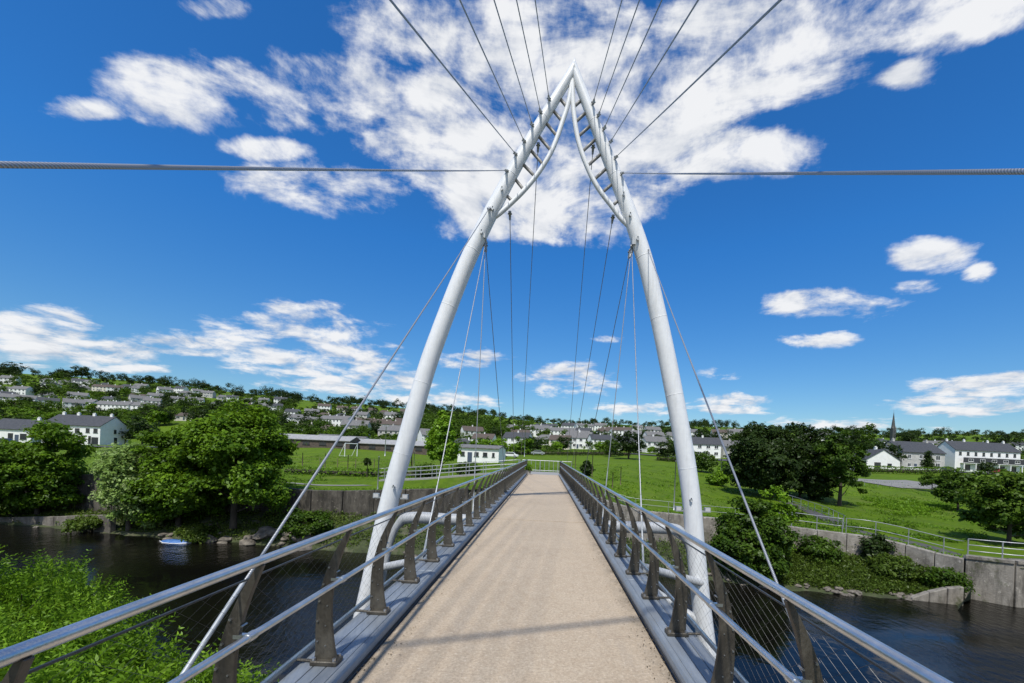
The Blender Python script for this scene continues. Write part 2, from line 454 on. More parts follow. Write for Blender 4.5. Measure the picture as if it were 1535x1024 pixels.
noise_mat('car_red', (.25, .02, .018), (.30, .03, .025), 2, .22, coat=.6)
def mat_glass():
    m, nt, b = new_mat('window_glass')
    b.inputs['Base Color'].default_value = (.03, .036, .042, 1); b.inputs['Roughness'].default_value = .08
    MATS['glass'] = m
    m, nt, b = new_mat('lamp_lens')
    b.inputs['Base Color'].default_value = (.5, .5, .5, 1); b.inputs['Roughness'].default_value = .2
    MATS['lens'] = m
mat_glass()

# ------------------------------------------------------------------ mesh helpers
class MB:
    def __init__(self):
        self.v = []; self.f = []; self.uv = {}; self.mi = []; self.cur = 0
    def face(self, idx):
        self.f.append(idx); self.mi.append(self.cur)
    def box(self, c, s, rz=0.0, M=None):
        b = len(self.v); cx, cy, cz = c; hx, hy, hz = s[0] / 2, s[1] / 2, s[2] / 2
        co, si = math.cos(rz), math.sin(rz)
        for dz in (-hz, hz):
            for dx, dy in ((-hx, -hy), (hx, -hy), (hx, hy), (-hx, hy)):
                p = Vector((cx + dx * co - dy * si, cy + dx * si + dy * co, cz + dz))
                self.v.append(tuple(M @ p) if M else tuple(p))
        for q in ((3, 2, 1, 0), (4, 5, 6, 7), (0, 1, 5, 4), (1, 2, 6, 5), (2, 3, 7, 6), (3, 0, 4, 7)):
            self.face([b + i for i in q])
        return self
    def prism(self, poly, t0, t1, axis='Y'):
        """poly: list of 2d points (x,z) extruded along Y, (x,y) along Z or (y,z) along X"""
        b = len(self.v); n = len(poly)
        def P(p, t):
            return {'Y': (p[0], t, p[1]), 'Z': (p[0], p[1], t), 'X': (t, p[0], p[1])}[axis]
        for t in (t0, t1):
            for p in poly: self.v.append(P(p, t))
        self.face([b + i for i in range(n)][::-1]); self.face([b + n + i for i in range(n)])
        for i in range(n):
            j = (i + 1) % n
            self.face([b + i, b + j, b + n + j, b + n + i])
        return self
    def tube(self, path, r, n=8, caps=True, uvs=False):
        path = [Vector(p) for p in path]
        rs = r if isinstance(r, (list, tuple)) else [r] * len(path)
        b = len(self.v); up = None; length = 0.0
        for i, p in enumerate(path):
            t = (path[min(i + 1, len(path) - 1)] - path[max(i - 1, 0)]).normalized()
            if up is None:
                up = Vector((0, 0, 1)) if abs(t.z) < .9 else Vector((0, 1, 0))
            s = t.cross(up).normalized(); up = s.cross(t).normalized()
            if i: length += (p - path[i - 1]).length
            for k in range(n):
                a = 2 * math.pi * k / n
                self.v.append(tuple(p + (s * math.cos(a) + up * math.sin(a)) * rs[i]))
                if uvs: self.uv[len(self.v) - 1] = (k / n, length)
        for i in range(len(path) - 1):
            for k in range(n):
                j = (k + 1) % n
                self.face([b + i * n + k, b + i * n + j, b + (i + 1) * n + j, b + (i + 1) * n + k])
        if caps:
            self.face([b + k for k in range(n)]); self.face([b + (len(path) - 1) * n + k for k in range(n)][::-1])
        return self
    def cone(self, c, r0, r1, h, n=8):
        return self.tube([c, (c[0], c[1], c[2] + h)], [r0, max(r1, .001)], n)
    def mesh(self, name, mats, smooth=False):
        me = bpy.data.meshes.new(name)
        me.from_pydata(self.v, [], self.f)
        for m in (mats if isinstance(mats, (list, tuple)) else [mats]):
            me.materials.append(MATS[m] if isinstance(m, str) else m)
        if any(self.mi): me.polygons.foreach_set('material_index', self.mi)
        if self.uv:
            ul = me.uv_layers.new(name='UVMap')
            for p in me.polygons:
                ks = [self.uv.get(me.loops[l].vertex_index, (0, 0)) for l in p.loop_indices]
                wrap = max(k[0] for k in ks) - min(k[0] for k in ks) > .5
                for l, k in zip(p.loop_indices, ks):
                    ul.data[l].uv = (k[0] + (1 if wrap and k[0] < .5 else 0), k[1])
        if smooth:
            me.polygons.foreach_set('use_smooth', [len(f) <= 4 for f in self.f])
        me.update()
        return me
def link(name, data, parent=None, loc=(0, 0, 0), rz=0.0):
    o = bpy.data.objects.new(name, data); COL.objects.link(o)
    if parent: o.parent = parent
    o.location = loc
    if rz: o.rotation_euler = (0, 0, rz)
    return o
def build(name, mb, mat, parent=None, smooth=False, loc=(0, 0, 0), rz=0.0):
    return link(name, mb.mesh(name, mat, smooth), parent, loc, rz)
def thing(name, label, cat, loc=(0, 0, 0), rz=0.0, group=None):
    o = link(name, None, None, loc, rz); o.empty_display_size = .2
    return tag(o, label, cat, group)
def tag(o, label=None, cat=None, group=None, kind=None):
    if label: o['label'] = label
    if cat: o['category'] = cat
    if group: o['group'] = group
    if kind: o['kind'] = kind
    return o
def structure(name, mb, mat, smooth=False):
    return tag(build(name, mb, mat, None, smooth), kind='structure')
def catmull(pts, n=6):
    pts = [Vector(p) for p in pts]; out = []
    P = [pts[0] * 2 - pts[1]] + pts + [pts[-1] * 2 - pts[-2]]
    for i in range(1, len(P) - 2):
        a, b, c, d = P[i - 1:i + 3]
        for k in range(n):
            t = k / n
            out.append(.5 * ((2 * b) + (c - a) * t + (2 * a - 5 * b + 4 * c - d) * t * t + (3 * b - a - 3 * c + d) * t ** 3))
    out.append(pts[-1]); return out
def bevel_mesh(me, w, seg=2):
    bm = bmesh.new(); bm.from_mesh(me)
    bmesh.ops.bevel(bm, geom=list(bm.edges), offset=w, segments=seg, affect='EDGES', clamp_overlap=True)
    bm.to_mesh(me); bm.free(); me.update(); return me

ONES = 'first second third fourth fifth sixth seventh eighth ninth tenth eleventh twelfth thirteenth fourteenth fifteenth sixteenth seventeenth eighteenth nineteenth'.split()
TENS = {2: ('twentieth', 'twenty'), 3: ('thirtieth', 'thirty'), 4: ('fortieth', 'forty'), 5: ('fiftieth', 'fifty'), 6: ('sixtieth', 'sixty')}
def ordinal(n):
    if n < 20: return ONES[n - 1]
    return TENS[n // 10][0] if n % 10 == 0 else TENS[n // 10][1] + '-' + ONES[n % 10 - 1]
# ------------------------------------------------------------------ terrain
WATER_Z = -5.25
COLS = [   # photo column -> list of (distance, row)
 (-500, [(36, 715), (60, 690), (100, 675), (130, 660), (200, 630), (300, 590), (450, 545), (600, 535)]),
 (0,   [(34, 715), (60, 685), (100, 668), (130, 660), (200, 630), (300, 597), (450, 566), (600, 557)]),
 (200, [(33, 713), (60, 684), (100, 673), (130, 666), (200, 642), (300, 613), (450, 583), (600, 570)]),
 (480, [(31, 738), (45, 715), (60, 700), (110, 671), (150, 663), (250, 642), (350, 624), (450, 608), (600, 601)]),
 (700, [(31.2, 735), (60, 705), (90, 692), (130, 685), (200, 669), (300, 647), (450, 626), (600, 618)]),
 (818, [(31.6, 717), (36, 713), (60, 703), (90, 692), (140, 682), (200, 671), (300, 653), (450, 640), (600, 634)]),
 (950, [(29, 768), (45, 728), (60, 710), (80, 697), (120, 689), (200, 674), (300, 658), (450, 643), (600, 637)]),
 (1100, [(28.5, 782), (45, 750), (60, 725), (80, 708), (120, 697), (200, 678), (300, 660), (450, 647), (600, 642)]),
 (1300, [(27, 806), (40, 776), (55, 748), (80, 722), (110, 709), (140, 703), (200, 688), (300, 667), (450, 655), (600, 650)]),
 (1440, [(23.6, 841), (36, 792), (55, 754), (80, 728), (115, 711), (150, 704), (200, 690), (300, 669), (450, 657), (600, 652)]),
 (1535, [(22, 852), (35, 802), (55, 762), (80, 736), (120, 714), (150, 705), (200, 694), (300, 673), (450, 659), (600, 654)]),
 (2100, [(22, 885), (35, 830), (55, 790), (80, 765), (120, 740), (150, 730), (200, 715), (300, 690), (450, 680), (600, 675)])]
YL = [20.0] 
while YL[-1] < 600: YL.append(YL[-1] * 1.035)
YL = np.array(YL)
tab_u, tab_w, tab_z = [], [], []
for x, lst in COLS:
    pts = [at(x, y, Y) for Y, y in lst]
    tab_u.append(np.mean([p.x / p.y for p in pts])); tab_w.append(lst[0][0])
    tab_z.append(np.interp(np.log(YL), np.log([p.y for p in pts]), [p.z for p in pts]))
tab_u = np.array(tab_u); tab_w = np.array(tab_w); tab_z = np.array(tab_z)
ker = np.array([.1, .2, .4, .2, .1])
for i in range(len(tab_z)):
    zp = np.pad(tab_z[i], 2, mode='edge'); tab_z[i] = np.convolve(zp, ker, 'valid')
LYL = np.log(YL)
def wall_y(u): return float(np.interp(u, tab_u, tab_w))
def gz(X, Y):
    """ground height on the far side of the river"""
    u = min(max(X / max(Y, 1), tab_u[0]), tab_u[-1])
    k = int(np.clip(np.searchsorted(tab_u, u) - 1, 0, len(tab_u) - 2))
    t = (u - tab_u[k]) / (tab_u[k + 1] - tab_u[k]); t = t * t * (3 - 2 * t) * .5 + t * .5
    ly = math.log(max(Y, 20))
    z = np.interp(ly, LYL, tab_z[k]) * (1 - t) + np.interp(ly, LYL, tab_z[k + 1]) * t
    if Y > 600: z = z * max(.55, 1 - (Y - 600) / 3000)
    w = min(1, max(0, (Y - 40) / 40))
    z += w * .35 * mnoise.noise(Vector((X * .03, Y * .03, 0))) + w * .12 * mnoise.noise(Vector((X * .11, Y * .11, 3)))
    if Y > 150: z += min(3.0, (Y - 150) * .012) * mnoise.noise(Vector((X * .012, Y * .012, 5)))
    return float(z)
def gp(x, Y, dz=0.0):
    """point on the ground at distance Y seen in photo column x (row found by the terrain)"""
    y = 680
    for _ in range(4):
        p = at(x, y, Y); z = gz(p.x, Y)
        y += (p.z - z) / Y * FPX
    p = at(x, y, Y)
    return Vector((p.x, Y, gz(p.x, Y) + dz))

def make_ground():
    us = np.concatenate([np.linspace(tab_u[0] - .6, -1.4, 8, endpoint=False), np.linspace(-1.4, 1.3, 190), np.linspace(1.3, tab_u[-1] + .6, 9)[1:]])
    ts = np.concatenate([np.linspace(0, 1, 130)])
    v, f = [], []
    far = [700, 850, 1100, 1500, 2200, 3500, 6000, 9000]
    nr = len(ts) + len(far)
    for u in us:
        w = wall_y(u)
        for t in ts:
            Y = w * (600 / w) ** t
            v.append((u * Y, Y, gz(u * Y, Y)))
        for Y in far: v.append((u * Y, Y, gz(u * Y, Y)))
    for i in range(len(us) - 1):
        for j in range(nr - 1):
            f.append((i * nr + j, (i + 1) * nr + j, (i + 1) * nr + j + 1, i * nr + j + 1))
    me = bpy.data.meshes.new('ground'); me.from_pydata(v, [], f); me.materials.append(MATS['grass'])
    me.polygons.foreach_set('use_smooth', [True] * len(f)); me.update()
    o = link('ground', me); tag(o, kind='structure')
make_ground()

# water sheet
mb = MB(); mb.v = [(-900, -60, WATER_Z), (900, -60, WATER_Z), (900, 45, WATER_Z), (-900, 45, WATER_Z)]; mb.face([0, 1, 2, 3])
structure('river_water', mb, 'water')

# far river bank between the walls and the water
BANK = [(-500, 33, -4.2), (0, 31.2, -4.3), (60, 30.8, -4.4), (200, 29.4, -4.3), (350, 28.6, -3.7), (480, 27.6, -3.35), (700, 27.0, -3.5), (818, 26.6, -4.2), (950, 25.6, -4.0), (1080, 24.4, -3.9), (1190, 23.4, -3.9), (1300, 22.8, -4.1), (1400, 22.6, -4.6), (1436, 22.8, -5.1), (1460, 22.6, -5.8)]
bank_u = [at(x, 790, 27).x / 27 for x, a, b in BANK]
def bank_p(u, t):
    yw = float(np.interp(u, bank_u, [a for _, a, _ in BANK])); zt = float(np.interp(u, bank_u, [b for *_, b in BANK]))
    y0 = yw - 1.6; y1 = wall_y(u) + .06
    Y = y0 + (y1 - y0) * t
    s = (Y - yw) / max(.6, y1 - yw)
    z = WATER_Z + (zt - WATER_Z) * (s ** .75 if s > 0 else s * .9)
    z += .16 * mnoise.noise(Vector((u * Y * .8, Y * .8, 2))) + .09 * mnoise.noise(Vector((u * Y * 2.1, Y * 2.1, 8)))
    return (u * Y, Y, z)
def make_bank():
    us = np.linspace(bank_u[0], bank_u[-1], 260); n = 16
    mb = MB()
    for u in us:
        for j in range(n): mb.v.append(bank_p(u, j / (n - 1)))
    for i in range(len(us) - 1):
        for j in range(n - 1): mb.face([i * n + j, (i + 1) * n + j, (i + 1) * n + j + 1, i * n + j + 1])
    structure('river_bank', mb, 'bank_soil', True)
make_bank()

# near bank: under and behind the camera, sloping to the water on the left
def near_z(X, Y):
    edge = 7.5 - .42 * min(0, X + 2) - .25 * max(0, X)
    edge = min(edge, 16); edge = max(edge, 2.5)
    d = edge - Y
    return WATER_Z - .5 + min(4.2, max(-1, d) * .42) + .18 * mnoise.noise(Vector((X * .5, Y * .5, 9)))
def make_near():
    xs = np.concatenate([np.linspace(-300, -40, 10, endpoint=False), np.linspace(-40, 40, 81), np.linspace(40, 300, 11)[1:]])
    ys = np.concatenate([np.linspace(-60, -6, 16, endpoint=False), np.linspace(-6, 18, 41)])
    mb = MB(); n = len(ys)
    for x in xs:
        for y in ys: mb.v.append((x, y, near_z(x, y)))
    for i in range(len(xs) - 1):
        for j in range(n - 1): mb.face([i * n + j, (i + 1) * n + j, (i + 1) * n + j + 1, i * n + j + 1])
    structure('near_bank', mb, 'bank_soil', True)
make_near()

# draped ribbons: road, paths, pitch
def ribbon(name, pts, width, mat, dz=.03, sub=8):
    P = [gp(x, Y) for x, Y in pts]
    P = catmull([(p.x, p.y, 0) for p in P], sub)
    mb = MB(); k = 7
    for i, p in enumerate(P):
        t = (P[min(i + 1, len(P) - 1)] - P[max(0, i - 1)]).normalized(); s = Vector((-t.y, t.x, 0))
        for j in range(k):
            q = p + s * width * (j / (k - 1) - .5)
            mb.v.append((q.x, q.y, gz(q.x, q.y) + dz + .05 * (q.y > 60) + .12 * (q.y > 95)))
    for i in range(len(P) - 1):
        for j in range(k - 1): mb.face([i * k + j, i * k + j + 1, (i + 1) * k + j + 1, (i + 1) * k + j])
    return structure(name, mb, mat, True)
ribbon('road', [(-250, 92), (-60, 96), (60, 100), (190, 104), (330, 118), (470, 128), (620, 138), (720, 142), (820, 148), (930, 148), (1040, 138), (1200, 128), (1350, 122), (1500, 124), (1700, 124)], 6.5, 'asphalt', .05)
ribbon('car_park', [(420, 117), (510, 121), (600, 126)], 11, 'asphalt', .09)
ribbon('gravel_pitch', [(1290, 76), (1340, 77), (1385, 77), (1420, 78)], 15, 'grit', .05)
ribbon('riverside_path', [(1170, 47), (1200, 43), (1235, 37), (1262, 32), (1300, 28.9), (1390, 26.6), (1460, 24.2), (1600, 23.6)], 1.5, 'path_dark', .03)
ribbon('field_path', [(428, 36.5), (480, 36), (560, 36), (620, 37), (700, 38.5)], .8, 'grit', .03)

# ------------------------------------------------------------------ retaining walls
def wall_panels(name, label, mat, x0, x1, n, drop, over=.12, vary=.05, seed=1, th=.45, base_z=None, group=None, cope=None, prof=None):
    rng = random.Random(seed)
    t = thing(name, label, 'wall', (0, 0, 0), 0, group)
    u0, u1 = at(x0, 790, 28).x / 28, at(x1, 790, 28).x / 28
    for i in range(n):
        ua, ub = u0 + (u1 - u0) * i / n, u0 + (u1 - u0) * (i + 1) / n
        ya, yb = wall_y(ua), wall_y(ub)
        a, b = Vector((ua * ya, ya, 0)), Vector((ub * yb, yb, 0))
        za, zb = gz(a.x, a.y) + over, gz(b.x, b.y) + over
        if prof: za, zb = prof(i / n) , prof((i + 1) / n)
        if i == 0: t.location = (a.x, a.y, za - drop); org = Vector(t.location)
        d = (b - a).normalized(); nrm = Vector((d.y, -d.x, 0))
        off = rng.uniform(-vary, vary)
        g = .02
        p0, p1 = a + d * g, b - d * g
        f = nrm * (.08 + off); k = -nrm * th
        zl = base_z if base_z is not None else min(za, zb) - drop
        tilt = nrm * .06
        mb = MB()
        for q, z in ((p0 + f + tilt, zl), (p1 + f + tilt, zl), (p1 + k, zl), (p0 + k, zl), (p0 + f, za), (p1 + f, zb), (p1 + k, zb), (p0 + k, za)):
            mb.v.append(tuple(Vector((q.x, q.y, z)) - org))
        for q in ((3, 2, 1, 0), (4, 5, 6, 7), (0, 1, 5, 4), (1, 2, 6, 5), (2, 3, 7, 6), (3, 0, 4, 7)): mb.face(list(q))
        me = mb.mesh('wall_panel', mat); bevel_mesh(me, .025, 1)
        link('wall_panel', me, t)
        if cope:
            mb = MB()
            f2 = f + nrm * .07
            for q, z in ((p0 + f2, za + .003), (p1 + f2, zb + .003), (p1 + k, zb + .003), (p0 + k, za + .003), (p0 + f2, za + cope), (p1 + f2, zb + cope), (p1 + k, zb + cope), (p0 + k, za + cope)):
                mb.v.append(tuple(Vector((q.x, q.y, z)) - org))
            for q in ((3, 2, 1, 0), (4, 5, 6, 7), (0, 1, 5, 4), (1, 2, 6, 5), (2, 3, 7, 6), (3, 0, 4, 7)): mb.face(list(q))
            build('coping', mb, mat, t)
    return t
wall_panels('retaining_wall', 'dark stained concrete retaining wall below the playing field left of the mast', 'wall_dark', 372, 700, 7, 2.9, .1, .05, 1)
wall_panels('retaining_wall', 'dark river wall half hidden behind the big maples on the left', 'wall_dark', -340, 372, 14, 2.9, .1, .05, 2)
wall_panels('retaining_wall', 'weathered pale concrete river wall with patches behind the grassy bank on the right', 'wall_pale', 868, 1448, 13, 3.0, .14, .02, 3)
def block_prof(t): return -2.95
wall_panels('retaining_wall', 'tall streaked concrete wall block standing in the water at the right edge', 'wall_block', 1449, 1900, 6, 3.4, .2, .02, 4, base_z=-6.2, cope=.16)
# low wing wall sloping into the water in front of the block
def wing(name, label, pts, z0, zt, mat, th=.35):
    t = None
    for i in range(len(pts) - 1):
        (xa, Ya, za), (xb, Yb, zb) = pts[i], pts[i + 1]
        a = at(xa, 790, Ya); b = at(xb, 790, Yb); a.z = b.z = 0
        if t is None:
            t = thing(name, label, 'wall', (a.x, a.y, z0)); org = Vector(t.location)
        d = (b - a).normalized(); nrm = Vector((d.y, -d.x, 0)); a2, b2 = a + d * .012, b - d * .012
        mb = MB()
        for q, z in ((a2, z0), (b2, z0), (b2 - nrm * th, z0), (a2 - nrm * th, z0), (a2, za), (b2, zb), (b2 - nrm * th, zb), (a2 - nrm * th, za)):
            mb.v.append(tuple(Vector((q.x, q.y, z)) - org))
        for q in ((3, 2, 1, 0), (4, 5, 6, 7), (0, 1, 5, 4), (1, 2, 6, 5), (2, 3, 7, 6), (3, 0, 4, 7)): mb.face(list(q))
        me = mb.mesh('wall_panel', mat); bevel_mesh(me, .03, 1); link('wall_panel', me, t)
wing('wing_wall', 'low concrete wing wall curving down into the water beside the tall block', [(1372, 22.5, -5.15), (1398, 22.3, -4.75), (1425, 22.1, -4.45), (1450, 21.9, -4.3)], -6.2, 0, 'wall_block')
wing('wing_wall', 'low grey concrete wall sloping to the water under the leftmost trees', [(-60, 31.6, -5.0), (20, 31.2, -4.75), (80, 30.8, -4.5), (130, 30.2, -4.15), (165, 29.6, -4.0)], -6.2, 0, 'abutment')

# rocks along the far waterline
def rock_mesh(seed):
    rng = random.Random(seed); bm = bmesh.new()
    bmesh.ops.create_icosphere(bm, subdivisions=2, radius=.5)
    for v in bm.verts:
        s = 1 + .45 * mnoise.noise(v.co * 2.3 + Vector((seed * 7.1, 0, 0)))
        v.co = v.co * s; v.co.z *= .62; v.co.x *= 1.25
    me = bpy.data.meshes.new('rock'); bm.to_mesh(me); bm.free(); me.materials.append(MATS['rock']); return me
ROCKS = [rock_mesh(i) for i in range(6)]
rng = random.Random(5)
for x0, x1, n, smin, smax, what in ((290, 470, 26, .35, 1.1, 'brown rock at the waterline under the big maples'), (1180, 1400, 28, .15, .42, 'small stone at the foot of the grassy right bank'), (230, 290, 6, .3, .6, 'rock beside the blue float'), (1060, 1180, 8, .2, .5, 'stone under the rounded riverside bush'), (10, 120, 8, .25, .5, 'stone before the left wing wall'), (600, 820, 10, .3, .7, 'stone on the waterline under the far bridge end')):
    for k, x in enumerate(sorted(rng.uniform(x0, x1) for _ in range(n))):
        u = at(x, 800, 27).x / 27
        yw = float(np.interp(u, bank_u, [a for _, a, _ in BANK])); Y = yw + rng.uniform(-.25, .75) * (1.6 if x < 500 else .5)
        s = rng.uniform(smin, smax)
        q = bank_p(u, (Y - (yw - 1.6)) / (wall_y(u) + .06 - (yw - 1.6)))
        o = link('bank_rock', ROCKS[rng.randrange(6)], None, (u * Y, Y, max(q[2], WATER_Z - .1) + s * .08), rng.uniform(0, 6.3))
        o.scale = (s, s, s); tag(o, what + ', ' + ordinal(k + 1) + ' from left', 'rock', 'rocks along the waterline')

# ------------------------------------------------------------------ foliage
def leaf_mesh(name, pos, nrm, size, mat, rngs, aspect=.62, tint=None, tang=None):
    n = len(pos); g = rngs
    t = g.normal(size=(n, 3)) if tang is None else tang + g.normal(size=(n, 3)) * .12; t -= (t * nrm).sum(1)[:, None] * nrm; t /= np.linalg.norm(t, axis=1)[:, None] + 1e-9
    b = np.cross(nrm, t)
    s = size[:, None]
    fold = nrm * s * .12
    V = np.empty((n, 4, 3))
    V[:, 0] = pos - t * s * .5; V[:, 1] = pos + b * s * aspect * .5 + fold; V[:, 2] = pos + t * s * .5; V[:, 3] = pos - b * s * aspect * .5 + fold
    me = bpy.data.meshes.new(name)
    me.vertices.add(n * 4); me.vertices.foreach_set('co', V.astype(np.float32).ravel())
    me.loops.add(n * 4); me.loops.foreach_set('vertex_index', np.arange(n * 4, dtype=np.int32))
    me.polygons.add(n); me.polygons.foreach_set('loop_start', np.arange(0, n * 4, 4, dtype=np.int32))
    me.polygons.foreach_set('loop_total', np.full(n, 4, dtype=np.int32))
    a = me.attributes.new('tint', 'FLOAT', 'FACE')
    a.data.foreach_set('value', (g.uniform(0.15, .85, n) if tint is None else tint).astype(np.float32))
    me.materials.append(MATS[mat] if isinstance(mat, str) else mat)
    me.update(calc_edges=True)
    return me
def crown(name, seed, rx, ry, rz, nclump, per, leaf, clump_r, mat, low=-.85, lump=.22, hollow=.5, point=0.0, top=1.0, sag=.0):
    """leaf cards grouped in clumps through an uneven ellipsoid; origin at the crown centre"""
    g = np.random.default_rng(seed)
    d = g.normal(size=(nclump * 3, 3)); d /= np.linalg.norm(d, axis=1)[:, None]
    d = d[d[:, 2] > low][:nclump]
    ph = g.uniform(0, 6.28, (4, 3)); fr = g.uniform(1.5, 4.5, (4, 3))
    lum = 1 + lump * sum(np.sin((d * fr[i] + ph[i]).sum(1)) for i in range(4)) / 1.8
    r = (hollow + (1 - hollow) * np.sqrt(g.uniform(0, 1, len(d)))) * lum
    c = d * r[:, None]
    if point:
        k = 1 - point * np.clip(c[:, 2] * .5 + .5, 0, 1); c[:, 0] *= k; c[:, 1] *= k
    c *= np.array([rx, ry, rz])
    cr = clump_r * g.uniform(.65, 1.3, len(c))
    n = len(c) * per
    idx = np.repeat(np.arange(len(c)), per)
    off = g.normal(size=(n, 3)); off /= np.linalg.norm(off, axis=1)[:, None] + 1e-9
    off *= (g.uniform(0, 1, n) ** .45 * np.where(g.uniform(0, 1, n) < .12, g.uniform(1.1, 1.75, n), 1.0))[:, None]
    off[:, 2] *= .62
    pos = c[idx] + off * cr[idx][:, None]
    if sag: pos[:, 2] -= sag * (np.hypot(pos[:, 0] / rx, pos[:, 1] / ry) ** 2) * rz * .4
    outw = pos / np.array([rx, ry, rz]); outw /= np.linalg.norm(outw, axis=1)[:, None] + 1e-9
    nr = outw * .35 + off * .45 + np.array([0, 0, .75]) + g.normal(size=(n, 3)) * .55
    nr /= np.linalg.norm(nr, axis=1)[:, None] + 1e-9
    size = leaf * np.clip(g.lognormal(-.12, .38, n), .35, 2.0)
    tint = np.clip(.5 + (g.uniform(-.22, .22, len(c)))[idx] + g.uniform(-.25, .25, n) , .02, .98)
    return leaf_mesh(name, pos, nr, size, mat, g, .62, tint), c
def limbs(mb, rng, h, r, cz, rx, rz, n, targets=None):
    lean = rng.uniform(-.04, .04)
    tp = [(0, 0, -.15), (lean * h * .3, 0, h * .3), (lean * h, rng.uniform(-.1, .1), h * .62), (lean * h * 1.4, 0, h * .9)]
    P = catmull(tp, 4)
    mb.tube(P, [r * (1.25 - 1.0 * i / (len(P) - 1)) for i in range(len(P))], 8)
    for k in range(n):
        a = k * 2.399 + rng.uniform(-.4, .4); f = .22 + .6 * k / n
        s = P[int(f * (len(P) - 1))]
        L = rx * rng.uniform(.55, .85) * (1.1 - .55 * f); rise = rz * rng.uniform(.25, .7)
        e = s + Vector((math.cos(a) * L, math.sin(a) * L, rise))
        m_ = (s + e) / 2 + Vector((0, 0, -rise * .12))
        q = catmull([s, m_, e], 3)
        mb.tube(q, [r * .42 * (1 - .8 * i / (len(q) - 1)) for i in range(len(q))], 5)
def tree(label, x, Y, h, w, mat, seed, name='tree', z=None, leaf=.2, nclump=150, per=130, clump_r=.8, trunk_frac=.12, cat='tree', group=None, pos=None, ntrunk=1, **kw):
    rng = random.Random(seed)
    p = Vector(pos) if pos else gp(x, Y)
    if z is not None: p.z = z
    t = thing(name, label, cat, p, 0, group)
    cz = h * (trunk_frac + (1 - trunk_frac) / 2); rz = h * (1 - trunk_frac) / 2
    mb = MB()
    for k in range(ntrunk):
        if ntrunk == 1: limbs(mb, rng, h * .8, max(.06, h * .022), cz, w / 2, rz, 9)
        else:
            b2 = MB(); limbs(b2, rng, h * .75, h * .015, cz, w / 3, rz, 6)
            ox, oy = rng.uniform(-.25, .25) * w, rng.uniform(-.15, .15) * w; base = len(mb.v)
            mb.v += [(a + ox, b + oy, c) for a, b, c in b2.v]
            for f in b2.f: mb.face([i + base for i in f])
    build('trunk', mb, 'bark', t, True)
    me, _ = crown('crown', seed, w / 2, w / 2 * .92, rz, nclump, per, leaf, clump_r, mat, **kw)
    link('crown', me, t, (0, 0, cz))
    return t

# left bank: the big maples, the pale willow and the leftmost tree
tree('broad green maple leaning over the river nearest the mast, tallest of the left bank', 352, 29.3, 8.1, 6.9, 'leaf_maple', 11, 'maple_tree', z=-4.3, leaf=.21, nclump=250, per=230, clump_r=.72, lump=.28, trunk_frac=.16, low=-.8)
tree('broad green maple left of the tallest maple, its foliage hanging to the water', 270, 30.2, 6.7, 5.6, 'leaf_maple', 12, 'maple_tree', z=-4.6, leaf=.21, nclump=200, per=215, clump_r=.7, lump=.28, trunk_frac=.02, low=-.95)
tree('pale silvery willow between the leftmost round tree and the maples', 196, 29.8, 6.2, 3.7, 'leaf_willow', 13, 'willow_tree', z=-4.9, leaf=.2, nclump=120, per=190, clump_r=.62, trunk_frac=.03, low=-.95, sag=.2)
tree('round dense green tree at the left edge of the river bank', 58, 32.2, 6.1, 5.3, 'leaf_maple', 14, 'maple_tree', z=-4.6, leaf=.205, nclump=210, per=200, clump_r=.66, lump=.26, trunk_frac=.05, low=-.9)
tree('drooping green bush at the far left waterline beside the round tree', 2, 31.6, 3.2, 4.0, 'leaf_mid', 15, 'shrub', z=-4.9, leaf=.2, nclump=70, per=130, clump_r=.55, trunk_frac=.02, cat='shrub')
tree('dark bush on the bank at the foot of the left retaining wall', 462, 28.6, 1.9, 3.2, 'leaf_mid', 16, 'shrub', z=-4.75, leaf=.16, nclump=60, per=130, clump_r=.42, trunk_frac=.02, cat='shrub')
tree('young upright bright green tree beside the white cabin', 661, 54, 7.3, 4.7, 'leaf_bright', 17, 'young_tree', leaf=.3, nclump=110, per=120, clump_r=.62, trunk_frac=.1, point=.55, lump=.3)
# right bank
tree('dark spreading tree clump on the lawn right of the mast, left half', 1143, 49, 8.1, 7.2, 'leaf_dark', 21, 'dark_tree', leaf=.32, nclump=240, per=130, clump_r=.85, trunk_frac=.03, ntrunk=4, low=-.92)
tree('dark spreading tree behind the clump on the right lawn, right half', 1202, 51, 8.0, 6.8, 'leaf_dark', 22, 'dark_tree', leaf=.32, nclump=230, per=130, clump_r=.85, trunk_frac=.03, ntrunk=3, low=-.92)
tree('open lighter green tree standing right of the dark clump', 1258, 47, 7.9, 5.4, 'leaf_mid', 23, 'ash_tree', leaf=.27, nclump=95, per=110, clump_r=.6, trunk_frac=.2, lump=.34)
tree('rounded green bush at the water in front of the right river wall', 1126, 25.2, 4.0, 3.9, 'leaf_mid', 24, 'shrub', z=-4.9, leaf=.19, nclump=150, per=170, clump_r=.5, trunk_frac=.02, cat='shrub')
tree('light green sprouting bush top right of the rounded riverside bush', 1160, 26.4, 4.3, 2.6, 'leaf_bright', 25, 'shrub', z=-4.4, leaf=.18, nclump=60, per=120, clump_r=.36, trunk_frac=.02, cat='shrub', point=.4)
tree('leafy tree at the right edge behind the wall railing', 1512, 29.5, 5.2, 5.0, 'leaf_mid', 26, 'bank_tree', leaf=.22, nclump=150, per=150, clump_r=.6, trunk_frac=.14, low=-.8)
tree('leafy tree cut by the right picture edge above the riverside railing', 1590, 33, 5.6, 5.2, 'leaf_mid', 27, 'bank_tree', leaf=.24, nclump=120, per=130, clump_r=.6, trunk_frac=.14, low=-.8)
tree('smaller leafy tree left of the right edge trees', 1436, 47, 4.4, 4.2, 'leaf_mid', 28, 'bank_tree', leaf=.24, nclump=90, per=120, clump_r=.55, trunk_frac=.14)
